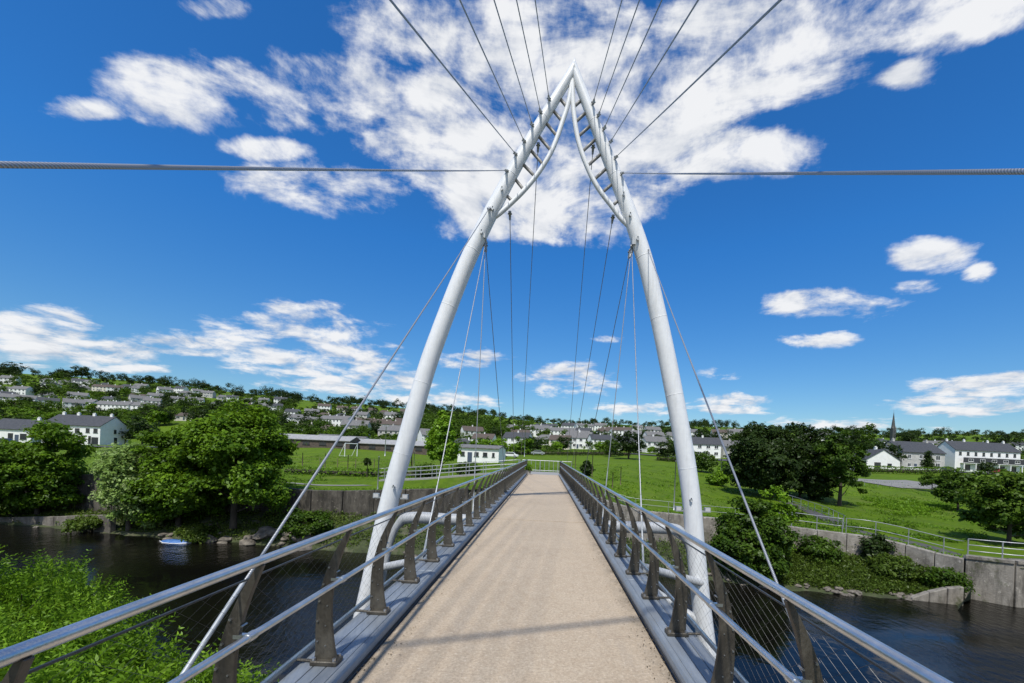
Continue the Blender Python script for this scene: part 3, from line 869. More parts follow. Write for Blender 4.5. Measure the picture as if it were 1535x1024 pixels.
tree('small dark trimmed tree at the corner of the gravel pitch', 1397, 66, 2.6, 3.0, 'leaf_mid', 29, 'small_tree', leaf=.22, nclump=50, per=90, clump_r=.45, trunk_frac=.4)
for i, (x, Y, h, w, m, lab) in enumerate([
    (1075, 56, 1.9, 2.2, 'leaf_bright', 'light green round bush beside the right lamp post'),
    (1052, 74, 3.6, 4.4, 'leaf_mid', 'green bush above the grass mound next to the right mast leg'),
    (1095, 66, 2.6, 3.4, 'leaf_bright', 'light green bush left of the dark tree clump'),
    (879, 46, 1.7, 1.0, 'leaf_dark', 'small dark conical shrub just beyond the far end of the right railing'),
    (1230, 26.3, 1.6, 2.0, 'leaf_mid', 'bush growing against the patched part of the right wall'),
    (1312, 26.1, 1.9, 1.1, 'leaf_dark', 'narrow dark shrub hanging over the right wall top'),
    (1418, 23.2, 1.5, 1.7, 'leaf_mid', 'bush at the low end of the right wall by the block'),
    (1345, 24.6, 1.2, 2.4, 'leaf_bank', 'low bush on the grassy bank below the right wall'),
    (1180, 31.5, 1.0, 1.6, 'leaf_mid', 'low bush on the lawn edge beside the riverside path'),
    (700, 46, 1.5, 2.2, 'leaf_mid', 'low bush on the grass behind the left ramp railing'),
    (640, 44, 1.3, 2.4, 'leaf_mid', 'low bush at the foot of the young bright tree'),
    (300, 28.7, 1.1, 2.0, 'leaf_bank', 'low bush at the waterline under the maples'),
    (140, 30.0, 1.2, 2.4, 'leaf_bank', 'low bush between the left wing wall and the willow'),
]):
    zz = None
    p = gp(x, Y)
    if Y < 31:
        u = at(x, 800, 27).x / 27
        if Y < wall_y(u):
            yw = float(np.interp(u, bank_u, [a for _, a, _ in BANK])); zz = bank_p(u, (Y - (yw - 1.6)) / (wall_y(u) + .06 - (yw - 1.6)))[2] - .1
            if 'hanging' in lab: zz = -4.2
    tree(lab, x, Y, h, w, m, 40 + i, 'shrub', z=zz, leaf=.14 if Y < 40 else .22, nclump=int(26 + 10 * w), per=110, clump_r=.3 + .05 * w, trunk_frac=.03, cat='shrub', point=.5 if 'conical' in lab else 0)

# foreground: feathery leaves of a young ash thicket on the near left bank
def sprig_bush(label, x, y, Y, w, h, nsprig, seed):
    g = np.random.default_rng(seed); top = at(x, y, Y)
    base = Vector((top.x, top.y, near_z(top.x, top.y)))
    H = top.z - base.z
    t = thing('ash_thicket', label, 'shrub', base, 0, 'leafy thicket on the near left bank')
    mb = MB(); rng = random.Random(seed)
    for k in range(9):
        a = rng.uniform(0, 6.28); q = catmull([(0, 0, -.2), (math.cos(a) * w * .12, math.sin(a) * w * .12, H * .45), (math.cos(a) * w * .33, math.sin(a) * w * .33, H * .85)], 4)
        mb.tube(q, [.035 * (1 - .8 * i / (len(q) - 1)) for i in range(len(q))], 5)
    build('trunk', mb, 'bark', t, True)
    n = nsprig
    d = g.normal(size=(n, 3)); d /= np.linalg.norm(d, axis=1)[:, None]; d[:, 2] = np.abs(d[:, 2]) * 1.1 - .25
    lum = 1 + .2 * np.sin(d[:, 0] * 7 + seed) + .18 * np.sin(d[:, 1] * 8 + 1.3 * seed) + .12 * np.sin(d[:, 2] * 11) + .12 * np.sin(d[:, 0] * 15 + d[:, 1] * 13)
    r = (.55 + .45 * np.sqrt(g.uniform(0, 1, n))) * lum / 1.25
    o = d * r[:, None] * np.array([w / 2, w / 2, h])
    ax = d * .8 + np.array([0, 0, .55]) + g.normal(size=(n, 3)) * .45; ax /= np.linalg.norm(ax, axis=1)[:, None]
    sd = np.cross(ax, g.normal(size=(n, 3))); sd /= np.linalg.norm(sd, axis=1)[:, None]
    up = np.cross(sd, ax)
    L = g.uniform(.2, .42, n)
    pos, nr, sz, tn, tang = [], [], [], [], []
    hue = g.uniform(-.28, .28, n)
    K = 6
    for k in range(K):
        f = (k + .6) / K
        for s in (-1, 1):
            c = o + ax * (L * f)[:, None] - up * (L * .45 * f * f)[:, None] + sd * (s * .042 * (1.25 - .55 * f)); tang.append(sd * s * .85 + ax * .55)
            pos.append(c); nn = up + g.normal(size=(n, 3)) * .35; nr.append(nn / np.linalg.norm(nn, axis=1)[:, None])
            sz.append(g.uniform(.07, .115, n) * (1.15 - .45 * f)); tn.append(np.clip(.46 + hue + .18 * (r - .8) + g.uniform(-.22, .22, n), .02, .98))  # leaves nearer the middle tinted darker, imitating shade inside the thicket
    me = leaf_mesh('crown', np.concatenate(pos), np.concatenate(nr), np.concatenate(sz), 'leaf_bright', g, .33, np.concatenate(tn), np.concatenate(tang))
    link('crown', me, t, (0, 0, H - h * 1.0))
for i, (x, y, Y, w, h, n, lab) in enumerate([
    (30, 822, 8.2, 3.6, 2.0, 2600, 'feathery green thicket at the left edge standing highest over the near bank'),
    (95, 890, 7.6, 2.0, 1.5, 1300, 'feathery green thicket ending in a point over the dark water'),
    (20, 925, 5.6, 3.0, 1.5, 2500, 'feathery green thicket below the left handrail at the picture edge'),
    (140, 955, 5.2, 2.4, 1.4, 2000, 'feathery green thicket behind the nearest left railing post'),
    (240, 985, 5.0, 2.2, 1.3, 1800, 'feathery green thicket behind the lowest left stay cable'),
    (335, 1025, 4.9, 1.9, 1.1, 1300, 'feathery green thicket lowest and nearest to the deck kerb'),
    (-90, 860, 7.0, 3.6, 1.9, 2000, 'feathery green thicket just outside the left handrail edge'),
    (90, 1010, 4.0, 2.2, 1.2, 1500, 'feathery green thicket in the bottom left corner'),
]):
    sprig_bush(lab, x, y, Y, w, h, n, 60 + i)

# ground cover on the banks (nobody could count it)
def scatter(name, label, n, fn, leaf, mat, seed, upright=.5, cat='plants'):
    g = np.random.default_rng(seed); rng = random.Random(seed)
    P = np.array([fn(rng) for _ in range(n)])
    nr = g.normal(size=(n, 3)) + np.array([0, 0, upright]); nr /= np.linalg.norm(nr, axis=1)[:, None]
    me = leaf_mesh(name, P, nr, leaf * g.uniform(.5, 1.5, n), mat, g, .45)
    o = link(name, me); tag(o, label, cat, kind='stuff'); return o
def bank_fn(x0, x1, t0, t1, hmax, patch=.0):
    u0, u1 = at(x0, 800, 27).x / 27, at(x1, 800, 27).x / 27
    def fn(rng):
        while True:
            u = rng.uniform(u0, u1); t = rng.uniform(t0, t1); q = bank_p(u, t)
            if q[2] < WATER_Z + .12: continue
            k = .5 + .5 * mnoise.noise(Vector((q[0] * .9, q[1] * .9, 4))) + .3 * mnoise.noise(Vector((q[0] * 2.7, q[1] * 2.7, 1)))
            if k < patch: continue
            return (q[0], q[1] + rng.uniform(-.05, .05), q[2] + rng.random() ** 1.6 * hmax * (.25 + k))
    return fn
scatter('bank_plants', 'tangled grass and weeds covering the bank below the right wall', 30000, bank_fn(1165, 1436, .3, 1, .42), .13, 'leaf_bank', 81, .4)
scatter('bank_plants', 'weeds and grass on the bank left of the mast under the trees', 22000, bank_fn(-60, 620, .35, 1, .35, .35), .14, 'leaf_bank', 82, .4)
scatter('bank_plants', 'weeds on the bank below the far end of the footbridge', 12000, bank_fn(620, 1165, .35, 1, .4, .2), .14, 'leaf_bank', 83, .4)
def slope_fn(rng):
    while True:
        x = rng.uniform(1275, 1450); Y = rng.uniform(42, 58); p = gp(x, Y)
        k = .5 + mnoise.noise(Vector((p.x * .25, p.y * .25, 7))) + .5 * mnoise.noise(Vector((p.x * .9, p.y * .9, 2))) - 1.1 * (((x - 1362) / 90) ** 2 + ((Y - 50) / 8) ** 2) + .35
        if k > .35: return (p.x, p.y, p.z + rng.random() ** 2 * .28)
scatter('rough_grass', 'long rough grass on the lawn slope between pitch and riverside railing', 14000, slope_fn, .2, 'leaf_bright', 84, .2)
def lawn_fn(rng):
    while True:
        Y = 29 + 50 * rng.random() ** 1.6; x = rng.uniform(425, 1480); p = gp(x, Y)
        if Y < wall_y(p.x / Y) + .4 or (-4 < p.x < 3.2 and Y < 39) or (p.x < 3.2 and p.x > -19 and 31 < Y < 42): continue
        k = mnoise.noise(Vector((p.x * .35, p.y * .2, 11))) + .6 * mnoise.noise(Vector((p.x * 1.1, p.y * .7, 3)))
        if k > .02: return (p.x, p.y, p.z + rng.random() ** 2 * .16)
scatter('lawn_weeds', 'uneven tufts of grass and weeds scattered over the lawns beyond the river', 26000, lawn_fn, .15, 'leaf_bright', 87, .5)
def lawn_fn2(rng):
    while True:
        q = lawn_fn(rng)
        if mnoise.noise(Vector((q[0] * .5 + 40, q[1] * .3, 5))) > .1: return q
scatter('lawn_weeds', 'darker tufts of weeds scattered over the lawns beyond the river', 9000, lawn_fn2, .17, 'leaf_mid', 88, .5)
def near_fn(rng):
    while True:
        X = rng.uniform(-16, -2); Y = rng.uniform(-2, 14); z = near_z(X, Y)
        if z > WATER_Z + .1: return (X, Y, z + rng.random() * .35)
scatter('bank_plants', 'weeds on the near bank under the leafy thicket', 9000, near_fn, .13, 'leaf_mid', 85, .4)
def wallfoot_fn(rng):
    u = rng.uniform(at(380, 738, 31).x / 31, at(1445, 800, 27).x / 27); w = wall_y(u); Y = w + .2 + rng.random() ** 2 * .9
    return (u * Y, Y, gz(u * Y, Y) + rng.random() ** 1.5 * .22)
scatter('verge_grass', 'fringe of grass along the tops of the river walls', 9000, wallfoot_fn, .11, 'leaf_bright', 86, .1)

# ------------------------------------------------------------------ footbridge
BC = -.13                     # centre line of the bridge
Y0, Y1 = -20.0, 32.4
HALF = 1.18
bridge = thing('footbridge', 'straight footbridge deck with sandy surface and grey steel kerbs crossing the river', 'footbridge', (BC, Y1, -.62))
def bb(name, mb, mat, smooth=False): 
    me = mb.mesh(name, mat, smooth); return link(name, me, bridge, (0, -Y1, .62))
joints = [Y0, -13.8, -5.7, 2.35, 10.35, 18.45, 26.5, Y1]
for a, b in zip(joints[:-1], joints[1:]):
    mb = MB().box((0, (a + b) / 2, -.07), (HALF * 2 - .03, b - a - .04, .14))
    me = mb.mesh('deck_slab', 'deck'); bevel_mesh(me, .008, 2); link('deck_slab', me, bridge, (0, -Y1, .62))
bb('joint_strip', MB().box((0, (Y0 + Y1) / 2, -.10), (HALF * 2 + .06, Y1 - Y0 - .1, .12)), 'joint_rubber')
# kerbs in lengths of three posts
kp = [(1.185, -.14), (1.185, .045), (1.192, .07), (1.208, .088), (1.232, .095), (1.50, .095), (1.535, .088), (1.55, .07), (1.55, -.14)]
for sgn in (-1, 1):
    y = Y0
    poly = [(sgn * a, b) for a, b in kp]
    if sgn < 0: poly = poly[::-1]
    while y < Y1 - .1:
        e = min(y + 2.82, Y1)
        if Y1 - e < .4: e = Y1
        bb('kerb', MB().prism(poly[::-1], y + .006, e - .006, 'Y'), 'kerb')
        y = e
    y = Y0
    while y < Y1 - .2:
        e = min(y + 2.82, Y1)
        for a_ in (1.238, 1.328, 1.418):
            me = MB().box((sgn * (a_ + .042), (y + e) / 2, .097), (.083, e - y - .014, .012)).mesh('kerb_plank', 'kerb'); link('kerb_plank', bevel_mesh(me, .003, 1), bridge, (0, -Y1, .62))
        y = e
    bb('kerb_seam', MB().tube([(sgn * 1.19, Y0, .012), (sgn * 1.19, Y1, .012)], .014, 6), 'joint_rubber')
    bb('edge_beam', MB().prism([(sgn * 1.2, -.55), (sgn * 1.52, -.30), (sgn * 1.52, -.145), (sgn * 1.0, -.145), (sgn * 1.0, -.55)][::sgn], Y0, Y1, 'Y'), 'girder')
bb('girder', MB().box((0, (Y0 + Y1) / 2, -.42), (.9, Y1 - Y0 - .1, .4)), 'girder')
for k in range(18):
    yy = Y0 + 1.5 + k * 2.9
    bb('cross_beam', MB().box((0, yy, -.36), (1.98, .14, .36)), 'girder')

# grit and dead leaves gathered along the kerbs
leaf_mat('leaf_litter', (.05, .036, .02), (.11, .08, .045), (.22, .17, .10), .1)
def litter_fn(rng):
    s_ = rng.choice((-1, 1)); Y = 1 + 26 * rng.random() ** 1.7
    return (BC + s_ * (1.165 - rng.random() ** 2.4 * .22), Y, .004 + rng.random() * .006)
scatter('kerb_litter', 'grit and dead leaf crumbs gathered along the deck kerbs', 2600, litter_fn, .016, 'leaf_litter', 89, 5.0, 'litter')
# railings: curved plates, two tubes, wires and net
def railing(sgn, yfirst, label):
    base = .103
    R = thing('bridge_railing', label, 'railing', (BC, Y1, base))
    def part(name, mb, mat, smooth=False, loc=(0, 0, 0), parent=None):
        me = mb if isinstance(mb, bpy.types.Mesh) else mb.mesh(name, mat, smooth)
        return link(name, me, parent or R, loc)
    ys = []
    y = yfirst - 6 * .94
    while y < Y1 - .1: ys.append(y); y += .94
    # post profile: height above the kerb, centre offset, width
    prof = [(.03, 1.354, .165), (.07, 1.357, .142), (.15, 1.366, .126), (.28, 1.376, .112), (.42, 1.376, .098), (.55, 1.360, .083), (.68, 1.330, .068), (.80, 1.288, .052), (.89, 1.248, .037), (.945, 1.222, .026)]
    pc = catmull([(b, c, a) for a, b, c in prof], 3)
    poly = [(sgn * (p.x + p.y / 2), p.z) for p in pc] + [(sgn * (p.x - p.y / 2), p.z) for p in pc[::-1]]
    mb = MB().prism(poly if sgn < 0 else poly[::-1], -.014, .014, 'Y')
    pm = bevel_mesh(mb.mesh('post', 'post'), .003, 1)
    mb = MB().box((sgn * 1.35, 0, .0165), (.185, .11, .033))
    fm = bevel_mesh(mb.mesh('foot_plate', 'post'), .005, 1)
    mb = MB()
    for dx in (-.07, .07):
        for dy in (-.036, .036): mb.tube([(sgn * 1.35 + dx, dy, .03), (sgn * 1.35 + dx, dy, .052)], .013, 6)
    bm_ = mb.mesh('bolt', 'bolt')
    mb = MB()
    for h_, o_ in ((.16, 1.41), (.30, 1.415), (.44, 1.408), (.56, 1.385), (.68, 1.350)):
        mb.tube([(sgn * o_, -.024, h_), (sgn * o_, .024, h_)], .007, 5)
        mb.tube([(sgn * (o_ - .055), -.02, h_ - .03), (sgn * (o_ - .055), .02, h_ - .03)], .005, 5)
    sm = mb.mesh('stud', 'bolt')
    mb = MB(); o2 = 1.262
    mb.tube([(sgn * o2, -.028, .595), (sgn * o2, .028, .595)], .0225, 12); mb.box((sgn * (o2 + .045), 0, .595), (.06, .03, .02))
    cm = mb.mesh('rail_clamp', 'stainless')
    # net panel between two posts, outside of them
    N0, N1 = Vector((1.322, .855)), Vector((1.505, .0))
    mb = MB(); cell = .1; span = .94
    def netp(s, t):  # s along, t 0 top..1 bottom
        q = N0.lerp(N1, t); bow = math.sin(t * math.pi) * .03
        return (sgn * (q.x + bow), s, q.y)
    run = 1.25
    for dirn in (1, -1):
        s0 = -run if dirn > 0 else 0.0
        while s0 < span + (0 if dirn > 0 else run):
            ta, tb = 0.0, 1.0
            lo_, hi_ = (0 - s0) / (run * dirn), (span - s0) / (run * dirn)
            if lo_ > hi_: lo_, hi_ = hi_, lo_
            ta, tb = max(ta, lo_), min(tb, hi_)
            if tb - ta > .04: mb.tube([netp(s0 + run * dirn * (ta + (tb - ta) * q / 4), ta + (tb - ta) * q / 4) for q in range(5)], .0007, 3, False)
            s0 += .13
    nm = mb.mesh('net_panel', 'net')
    for y in ys:
        p = part('post', pm, None, loc=(0, y - Y1, 0))
        f = part('foot_plate', fm, None, parent=p); part('bolt', bm_, None, parent=p); part('stud', sm, None, parent=p); part('rail_clamp', cm, None, parent=p)
        if -1 < y < Y1 - 1: 
            n_ = part('net_panel', nm, None, loc=(0, y - Y1, 0)); tag(n_, kind='stuff')
    a, b = ys[0] - Y1 - .4, -.12
    def line(name, o, h_, r, n, mat, ya=a, yb=b):
        part(name, MB().tube([(sgn * o, ya + (yb - ya) * k / 20, h_) for k in range(21)], r, n, True), mat, True)
    me_ = part('handrail', MB().tube([(sgn * 1.232, a + (b - a) * k / 20, .963) for k in range(21)], .0225, 20), 'stainless', True)
    part('mid_rail', MB().tube([(sgn * 1.262, a + (b - a) * k / 20, .595) for k in range(21)], .0185, 16), 'stainless', True)
    part('net_wire', MB().tube([(sgn * 1.322, a, .855), (sgn * 1.322, b, .855)], .006, 8), 'net', True)
    part('bottom_tube', MB().tube([(sgn * 1.575, a, .02), (sgn * 1.575, b, .02)], .022, 12), 'stainless', True)
    mb = MB()
    for y in ys: mb.tube([(sgn * 1.45, y - Y1, .012), (sgn * 1.575, y - Y1, .015)], .011, 6)
    part('tube_bracket', mb, 'post')
    # end post where the railing stops
    part('end_post', MB().box((sgn * 1.30, -.06, .49), (.16, .05, .98)), 'post')
    return R
railing(-1, 3.01, 'bridge railing on the left of the deck with curved brown posts and steel handrail')
railing(1, 2.82, 'bridge railing on the right of the deck with curved brown posts and steel handrail')

# ------------------------------------------------------------------ mast, struts, cables
YM = 11.8
mast = thing('mast', 'tall white tubular wishbone mast straddling the footbridge, with ladder ribs and steel stays', 'bridge mast', (BC, YM, WATER_Z - .1))
ORG = Vector((BC, YM, WATER_Z - .1))
def mp(name, mb, mat, smooth=True, parent=None):
    mb.v = [tuple(Vector(v) - ORG) for v in mb.v]
    return link(name, mb.mesh(name, mat, smooth), parent or mast)
XA = .31
legs = {}
LP = [(-5.29, -5.6), (-4.72, -2.4), (-4.22, .3), (-3.82, 2.0), (-3.42, 3.7), (-3.06, 4.9), (-2.62, 6.22), (-2.27, 7.15), (-1.88, 8.05), (-1.43, 9.0), (-1.02, 9.83), (-.54, 10.74), (-.01, 11.7), (.31, 12.28), (.62, 12.84)]
RP = [(5.05, -5.6), (4.52, -2.6), (4.25, -.77), (4.06, .66), (3.76, 2.2), (3.34, 4.0), (2.96, 5.5), (2.55, 6.95), (2.09, 8.2), (1.70, 9.12), (1.33, 9.96), (.93, 10.86), (.56, 11.7), (.31, 12.28), (.06, 12.86)]
def leg_r(z): return float(np.interp(z, [-5.6, 0, 4, 7.5, 9.5, 11, 12.4], [.255, .25, .24, .215, .18, .148, .125]))
def apex_clip(me, keep_left):
    bm = bmesh.new(); bm.from_mesh(me)
    geom = list(bm.verts) + list(bm.edges) + list(bm.faces)
    n = (1, 0, 0) if keep_left else (-1, 0, 0)
    r = bmesh.ops.bisect_plane(bm, geom=geom, plane_co=(XA - BC, 0, 0), plane_no=n, clear_outer=True)
    ed = [e for e in r['geom_cut'] if isinstance(e, bmesh.types.BMEdge)]
    if ed: bmesh.ops.holes_fill(bm, edges=ed)
    bm.to_mesh(me); bm.free(); me.update()
for side, P in (('L', LP), ('R', RP)):
    path = catmull([(x, YM, z) for x, z in P], 6); legs[side] = path
    mb = MB().tube(path, [leg_r(p.z) for p in path], 32)
    o = mp('mast_leg', mb, 'mast'); apex_clip(o.data, side == 'L')
    o['label'] = 'left leg of the mast' if side == 'L' else 'right leg of the mast'
for side in 'LR':
    for z in (-1.6, 1.45, 3.55, 5.6, 7.2, 9.35, 10.9):
        i = min(range(len(legs[side])), key=lambda k: abs(legs[side][k].z - z)); p = legs[side][i]; d = (legs[side][i + 1] - legs[side][i - 1]).normalized()
        mp('weld_band', MB().tube([p - d * .012, p - d * .006, p + d * .006, p + d * .012], [leg_r(p.z) + .0005, leg_r(p.z) + .004, leg_r(p.z) + .004, leg_r(p.z) + .0005], 32, False), 'mast')
# curved inner rib and rungs of the ladder on each leg
c8 = lambda x, y: at(680 + x / 3.103, 70 + y / 3.103, YM)
RIBL = [(549, 150), (546, 190), (539, 235), (526, 290), (507, 347), (484, 416), (456, 485), (420, 548), (380, 606), (328, 668), (274, 722), (215, 775), (170, 806)]
RIBR = [(553, 150), (553, 190), (556, 275), (564, 350), (576, 420), (595, 490), (620, 556), (650, 620), (688, 681), (736, 742), (775, 795), (820, 840)]
RUNGL = [((494, 240), (526, 280)), ((460, 293), (507, 349)), ((424, 348), (484, 419)), ((388, 408), (457, 488)), ((352, 474), (419, 551)), ((316, 540), (382, 608)), ((280, 608), (329, 670)), ((240, 686), (277, 723))]
RUNGR = [((598, 246), (561, 278)), ((622, 300), (566, 352)), ((647, 358), (577, 420)), ((674, 418), (595, 491)), ((700, 486), (620, 557)), ((726, 553), (649, 622)), ((753, 626), (687, 682)), ((780, 704), (735, 743))]
for P, RU in ((RIBL, RUNGL), (RIBR, RUNGR)):
    mp('inner_rib', MB().tube(catmull([c8(*q) for q in P], 5), .066, 16), 'mast')
    for a, b in RU: mp('rung', MB().tube([c8(*a), c8(*b)], .043, 12), 'rung')
# struts at deck level
for s in (-1, 1):
    lx = -4.18 if s < 0 else 4.12
    zt = -.30
    P = [(BC + s * 1.45, YM, zt), (BC + s * 2.4, YM, zt), (lx - s * .55, YM, zt), (lx - s * .22, YM, zt - .18), (lx - s * .05 + s * .06, YM, zt - .7), (lx + s * .22, YM, zt - 2.0), (lx + s * .62, YM, zt - 4.0)]
    sp_ = catmull(P, 6); mp('strut', MB().tube(sp_, [float(np.interp(i / (len(sp_) - 1), [0, .35, .55, 1], [.16, .16, .10, .075])) for i in range(len(sp_))], 20), 'strut_shade_grey')
    mp('brace', MB().tube([(BC + s * 1.15, YM, -.75), (lx + s * .45, YM, -2.9)], .12, 16), 'strut_shade_grey')
    mp('brace', MB().tube([(BC + s * 1.1, YM - 2.6, -.45), (lx + s * .42, YM - .05, -1.75)], .10, 16), 'strut_shade_grey')
    mp('pile_cap', MB().tube([(lx + s * 1.0, YM, WATER_Z - .9), (lx + s * 1.0, YM, WATER_Z + .45)], .75, 24), 'abutment', False)
mp('cross_tube', MB().tube([(BC - 1.5, YM, -.45), (BC + 1.5, YM, -.45)], .17, 16), 'mast')
def pinned(p, q, parent=None):
    """small lug where a cable meets the mast"""
    d = (Vector(q) - Vector(p)).normalized()
    mb = MB().tube([Vector(p) - d * .02, Vector(p) + d * .22], [.045, .028], 8)
    mb.tube([Vector(p) + d * .05 + Vector((-.06, 0, 0)), Vector(p) + d * .05 + Vector((.06, 0, 0))], .018, 6)
    return mp('cable_lug', mb, 'steel_grey', True, parent)
ST = {-1: [(-.33, 11.32, -17.6), (-.55, 10.96, -14.6), (-.76, 10.59, -12.2), (-.96, 10.13, -9.7), (-1.18, 9.77, -6.7), (-1.40, 9.30, -2.60), (-1.82, 8.25, 1.63)],
      1: [(.88, 11.27, -17.4), (1.04, 10.94, -13.9), (1.21, 10.58, -11.6), (1.40, 10.22, -9.0), (1.56, 9.80, -6.2), (1.75, 9.37, -2.83), (2.56, 7.40, 1.9)]}
HG = {-1: [(-1.93, 7.45, 6.68), (-1.93, 7.40, 11.27), (-1.93, 7.40, 20.6), (-1.29, 8.31, 26.2), (-.58, 10.24, 32.0)],
      1: [(2.15, 7.45, 6.6), (2.13, 7.42, 11.4), (2.11, 7.40, 18.9), (1.59, 8.33, 27.2), (.95, 10.25, 32.0)]}
def cable(p, q, r, front):
    p, q = Vector(p), Vector(q); d = (q - p); n = 26
    pts = [p + d * (k / n) - Vector((0, 0, .0016 * d.length * math.sin(math.pi * k / n))) for k in range(n + 1)]
    o = mp('stay_cable', MB().tube(pts, r, 10, True, True), 'cable')
    pinned(p, q, o)
    u = d.normalized()
    mb = MB().tube([q - u * 1.35, q - u * 1.33, q - u * .65, q - u * .6, q - u * .05], [r * 1.05, r * 1.35, r * 1.4, r * 1.7, r * 1.7], 12)
    mp('end_socket', mb, 'steel_grey', True, o)
    mb = MB().box((q.x, q.y, q.z - .02), (.05, .16, .2)); mp('anchor_plate', mb, 'girder', False, o)
for s in (-1, 1):
    for (x, z, ay) in ST[s]: cable((x, YM - leg_r(z) * (.86 if (x, z) != (2.56, 7.40) else .1), z), (BC + s * 1.72, ay, -.10), .0100, True)
    for (x, z, ay) in HG[s]: cable((x + (0 if z < 8 else 0), YM + leg_r(z) * .5, z), (BC + s * 1.72, ay, -.10), .0105, False)
    # outriggers that carry the anchors
    mbs = [ay for *_, ay in ST[s]] + [ay for *_, ay in HG[s]]
    for ay in mbs:
        if ay > -4:
            o = MB().box((s * 1.62, ay, -.19), (.24, .12, .09)); bb('outrigger', o, 'girder')
    # hanger bracket, floodlights and eye bolts on the leg
    lg = legs['L' if s < 0 else 'R']
    hx = -1.96 if s < 0 else 2.16
    o = MB().box((hx, YM, 7.62), (.10, .30, .34)); o.tube([(hx - .07, YM, 7.46), (hx + .07, YM, 7.46)], .035, 8); mp('hanger_bracket', o, 'steel_grey', False)
    for z in (8.75, 8.2, 7.55, .55):
        p = min(lg, key=lambda q: abs(q.z - z)); r = leg_r(z)
        mp('eye_bolt', MB().tube([(p.x - s * .08, YM - r + .03, z), (p.x - s * .08, YM - r - .05, z)], .035, 10).tube([(p.x - s * .08, YM - r - .04, z - .05), (p.x - s * .08, YM - r - .04, z + .06)], .016, 6), 'steel_grey')
    for dx in (-.40, .40):
        p = min(lg, key=lambda q: abs(q.z - .25)); mb = MB()
        mb.box((p.x + dx, YM, .27), (.16, .10, .13)); mb.box((p.x + dx * .7, YM, .22), (abs(dx) * .55, .04, .04))
        f = mp('floodlight', mb, 'steel_grey', False)
        mp('lamp_lens', MB().box((p.x + dx, YM - .052, .275), (.12, .006, .09)), 'lens', False, f)

# abutment and landing at the far end
ab = thing('abutment', 'concrete abutment carrying the far end of the footbridge', 'abutment', (BC, 32.2, -5.2))
build('bearing_wall', MB().box((0, -.1, 2.2), (4.4, 1.7, 4.7)), 'abutment', ab)
build('bearing_shelf', MB().box((0, -1.1, 4.42), (3.2, .3, .25)), 'abutment', ab)
mb = MB()
for X_, Y_ in ((-1.75, 32.45), (1.6, 32.45), (2.6, 37.6), (-3.2, 37.6)): mb.v.append((X_, Y_, -.02))
for X_, Y_ in ((-1.75, 32.45), (1.6, 32.45), (2.6, 37.6), (-3.2, 37.6)): mb.v.append((X_, Y_, -1.2))
for q in ((0, 1, 2, 3), (7, 6, 5, 4), (0, 4, 5, 1), (1, 5, 6, 2), (2, 6, 7, 3), (3, 7, 4, 0)): mb.face(list(q))
structure('landing', mb, 'landing')
# ramp going left from the landing
ramp_pts = [(-2.2, 36.4, -.03), (-4.5, 36.6, -.25), (-7.5, 36.9, -.62), (-11, 37.4, -1.05), (-14.5, 38.2, -1.35)]
RPth = catmull(ramp_pts, 6)
mb = MB()
for i, p in enumerate(RPth):
    for dy, dz in ((-.8, 0), (.8, 0), (.8, -.22), (-.8, -.22)): mb.v.append((p.x, p.y + dy, p.z + dz))
for i in range(len(RPth) - 1):
    for k in range(4): mb.face([i * 4 + k, i * 4 + (k + 1) % 4, (i + 1) * 4 + (k + 1) % 4, (i + 1) * 4 + k])
mb.face([0, 1, 2, 3]); n_ = (len(RPth) - 1) * 4; mb.face([n_ + 3, n_ + 2, n_ + 1, n_])
structure('ramp', mb, 'landing')
mb = MB(); kk = [(-5.2, None), (-1.9, -.25), (-1.0, -.1), (1.0, -.1), (1.9, -.25), (5.5, None)]
EP = [Vector((4.4, 35.0, -.12)), Vector((1.2, 35.6, -.12))] + RPth + [RPth[-1] + Vector((-2.5, .5, -.25))]
for p in EP:
    for dy, dz in kk:
        yy = max(p.y + dy, 32.9) if p.x > -2 else p.y + dy
        g0 = gz(p.x, yy) - .25
        mb.v.append((p.x, yy, g0 if dz is None else max(g0, p.z + dz - .02)))
for i in range(len(EP) - 1):
    for k in range(5): mb.face([i * 6 + k, i * 6 + k + 1, (i + 1) * 6 + k + 1, (i + 1) * 6 + k])
structure('embankment', mb, 'grass', True)
def tube_fence(name, label, pts, h, mat, rails=(1.0, .5), post_every=1.5, r=.022, group=None, ground=None, post_r=None, mesh_bars=0):
    P = [Vector(p) for p in pts]
    t = thing(name, label, 'railing', P[0], 0, group); org = P[0]
    for f in rails:
        build('rail', MB().tube([p + Vector((0, 0, h * f)) - org for p in P], r, 6), mat, t, True)
    dist = 0; nxt = 0
    for i in range(len(P) - 1):
        seg = (P[i + 1] - P[i]).length
        while nxt <= dist + seg + 1e-6:
            q = P[i].lerp(P[i + 1], (nxt - dist) / seg)
            build('post', MB().tube([q - org - Vector((0, 0, .15)), q - org + Vector((0, 0, h * 1.01))], post_r or r * 1.25, 6), mat, t)
            nxt += post_every
        dist += seg
    if mesh_bars:
        pass
    return t
tube_fence('ramp_railing', 'pale steel railing along the near side of the left ramp', [p + Vector((0, -.75, 0)) for p in RPth], 1.0, 'galv_pole', (1, .66, .33))
tube_fence('ramp_railing', 'pale steel railing along the far side of the left ramp', [p + Vector((0, .75, 0)) for p in RPth], 1.0, 'galv_pole', (1, .66, .33))
bar = thing('barrier', 'low grey barrier closing the far end of the bridge landing', 'barrier', (-.3, 37.4, -.02))
build('rail', MB().tube([(-1.7, 0, .98), (2.6, 0, .98)], .03, 8), 'galv_pole', bar)
build('rail', MB().tube([(-1.7, 0, .12), (2.6, 0, .12)], .025, 8), 'galv_pole', bar)
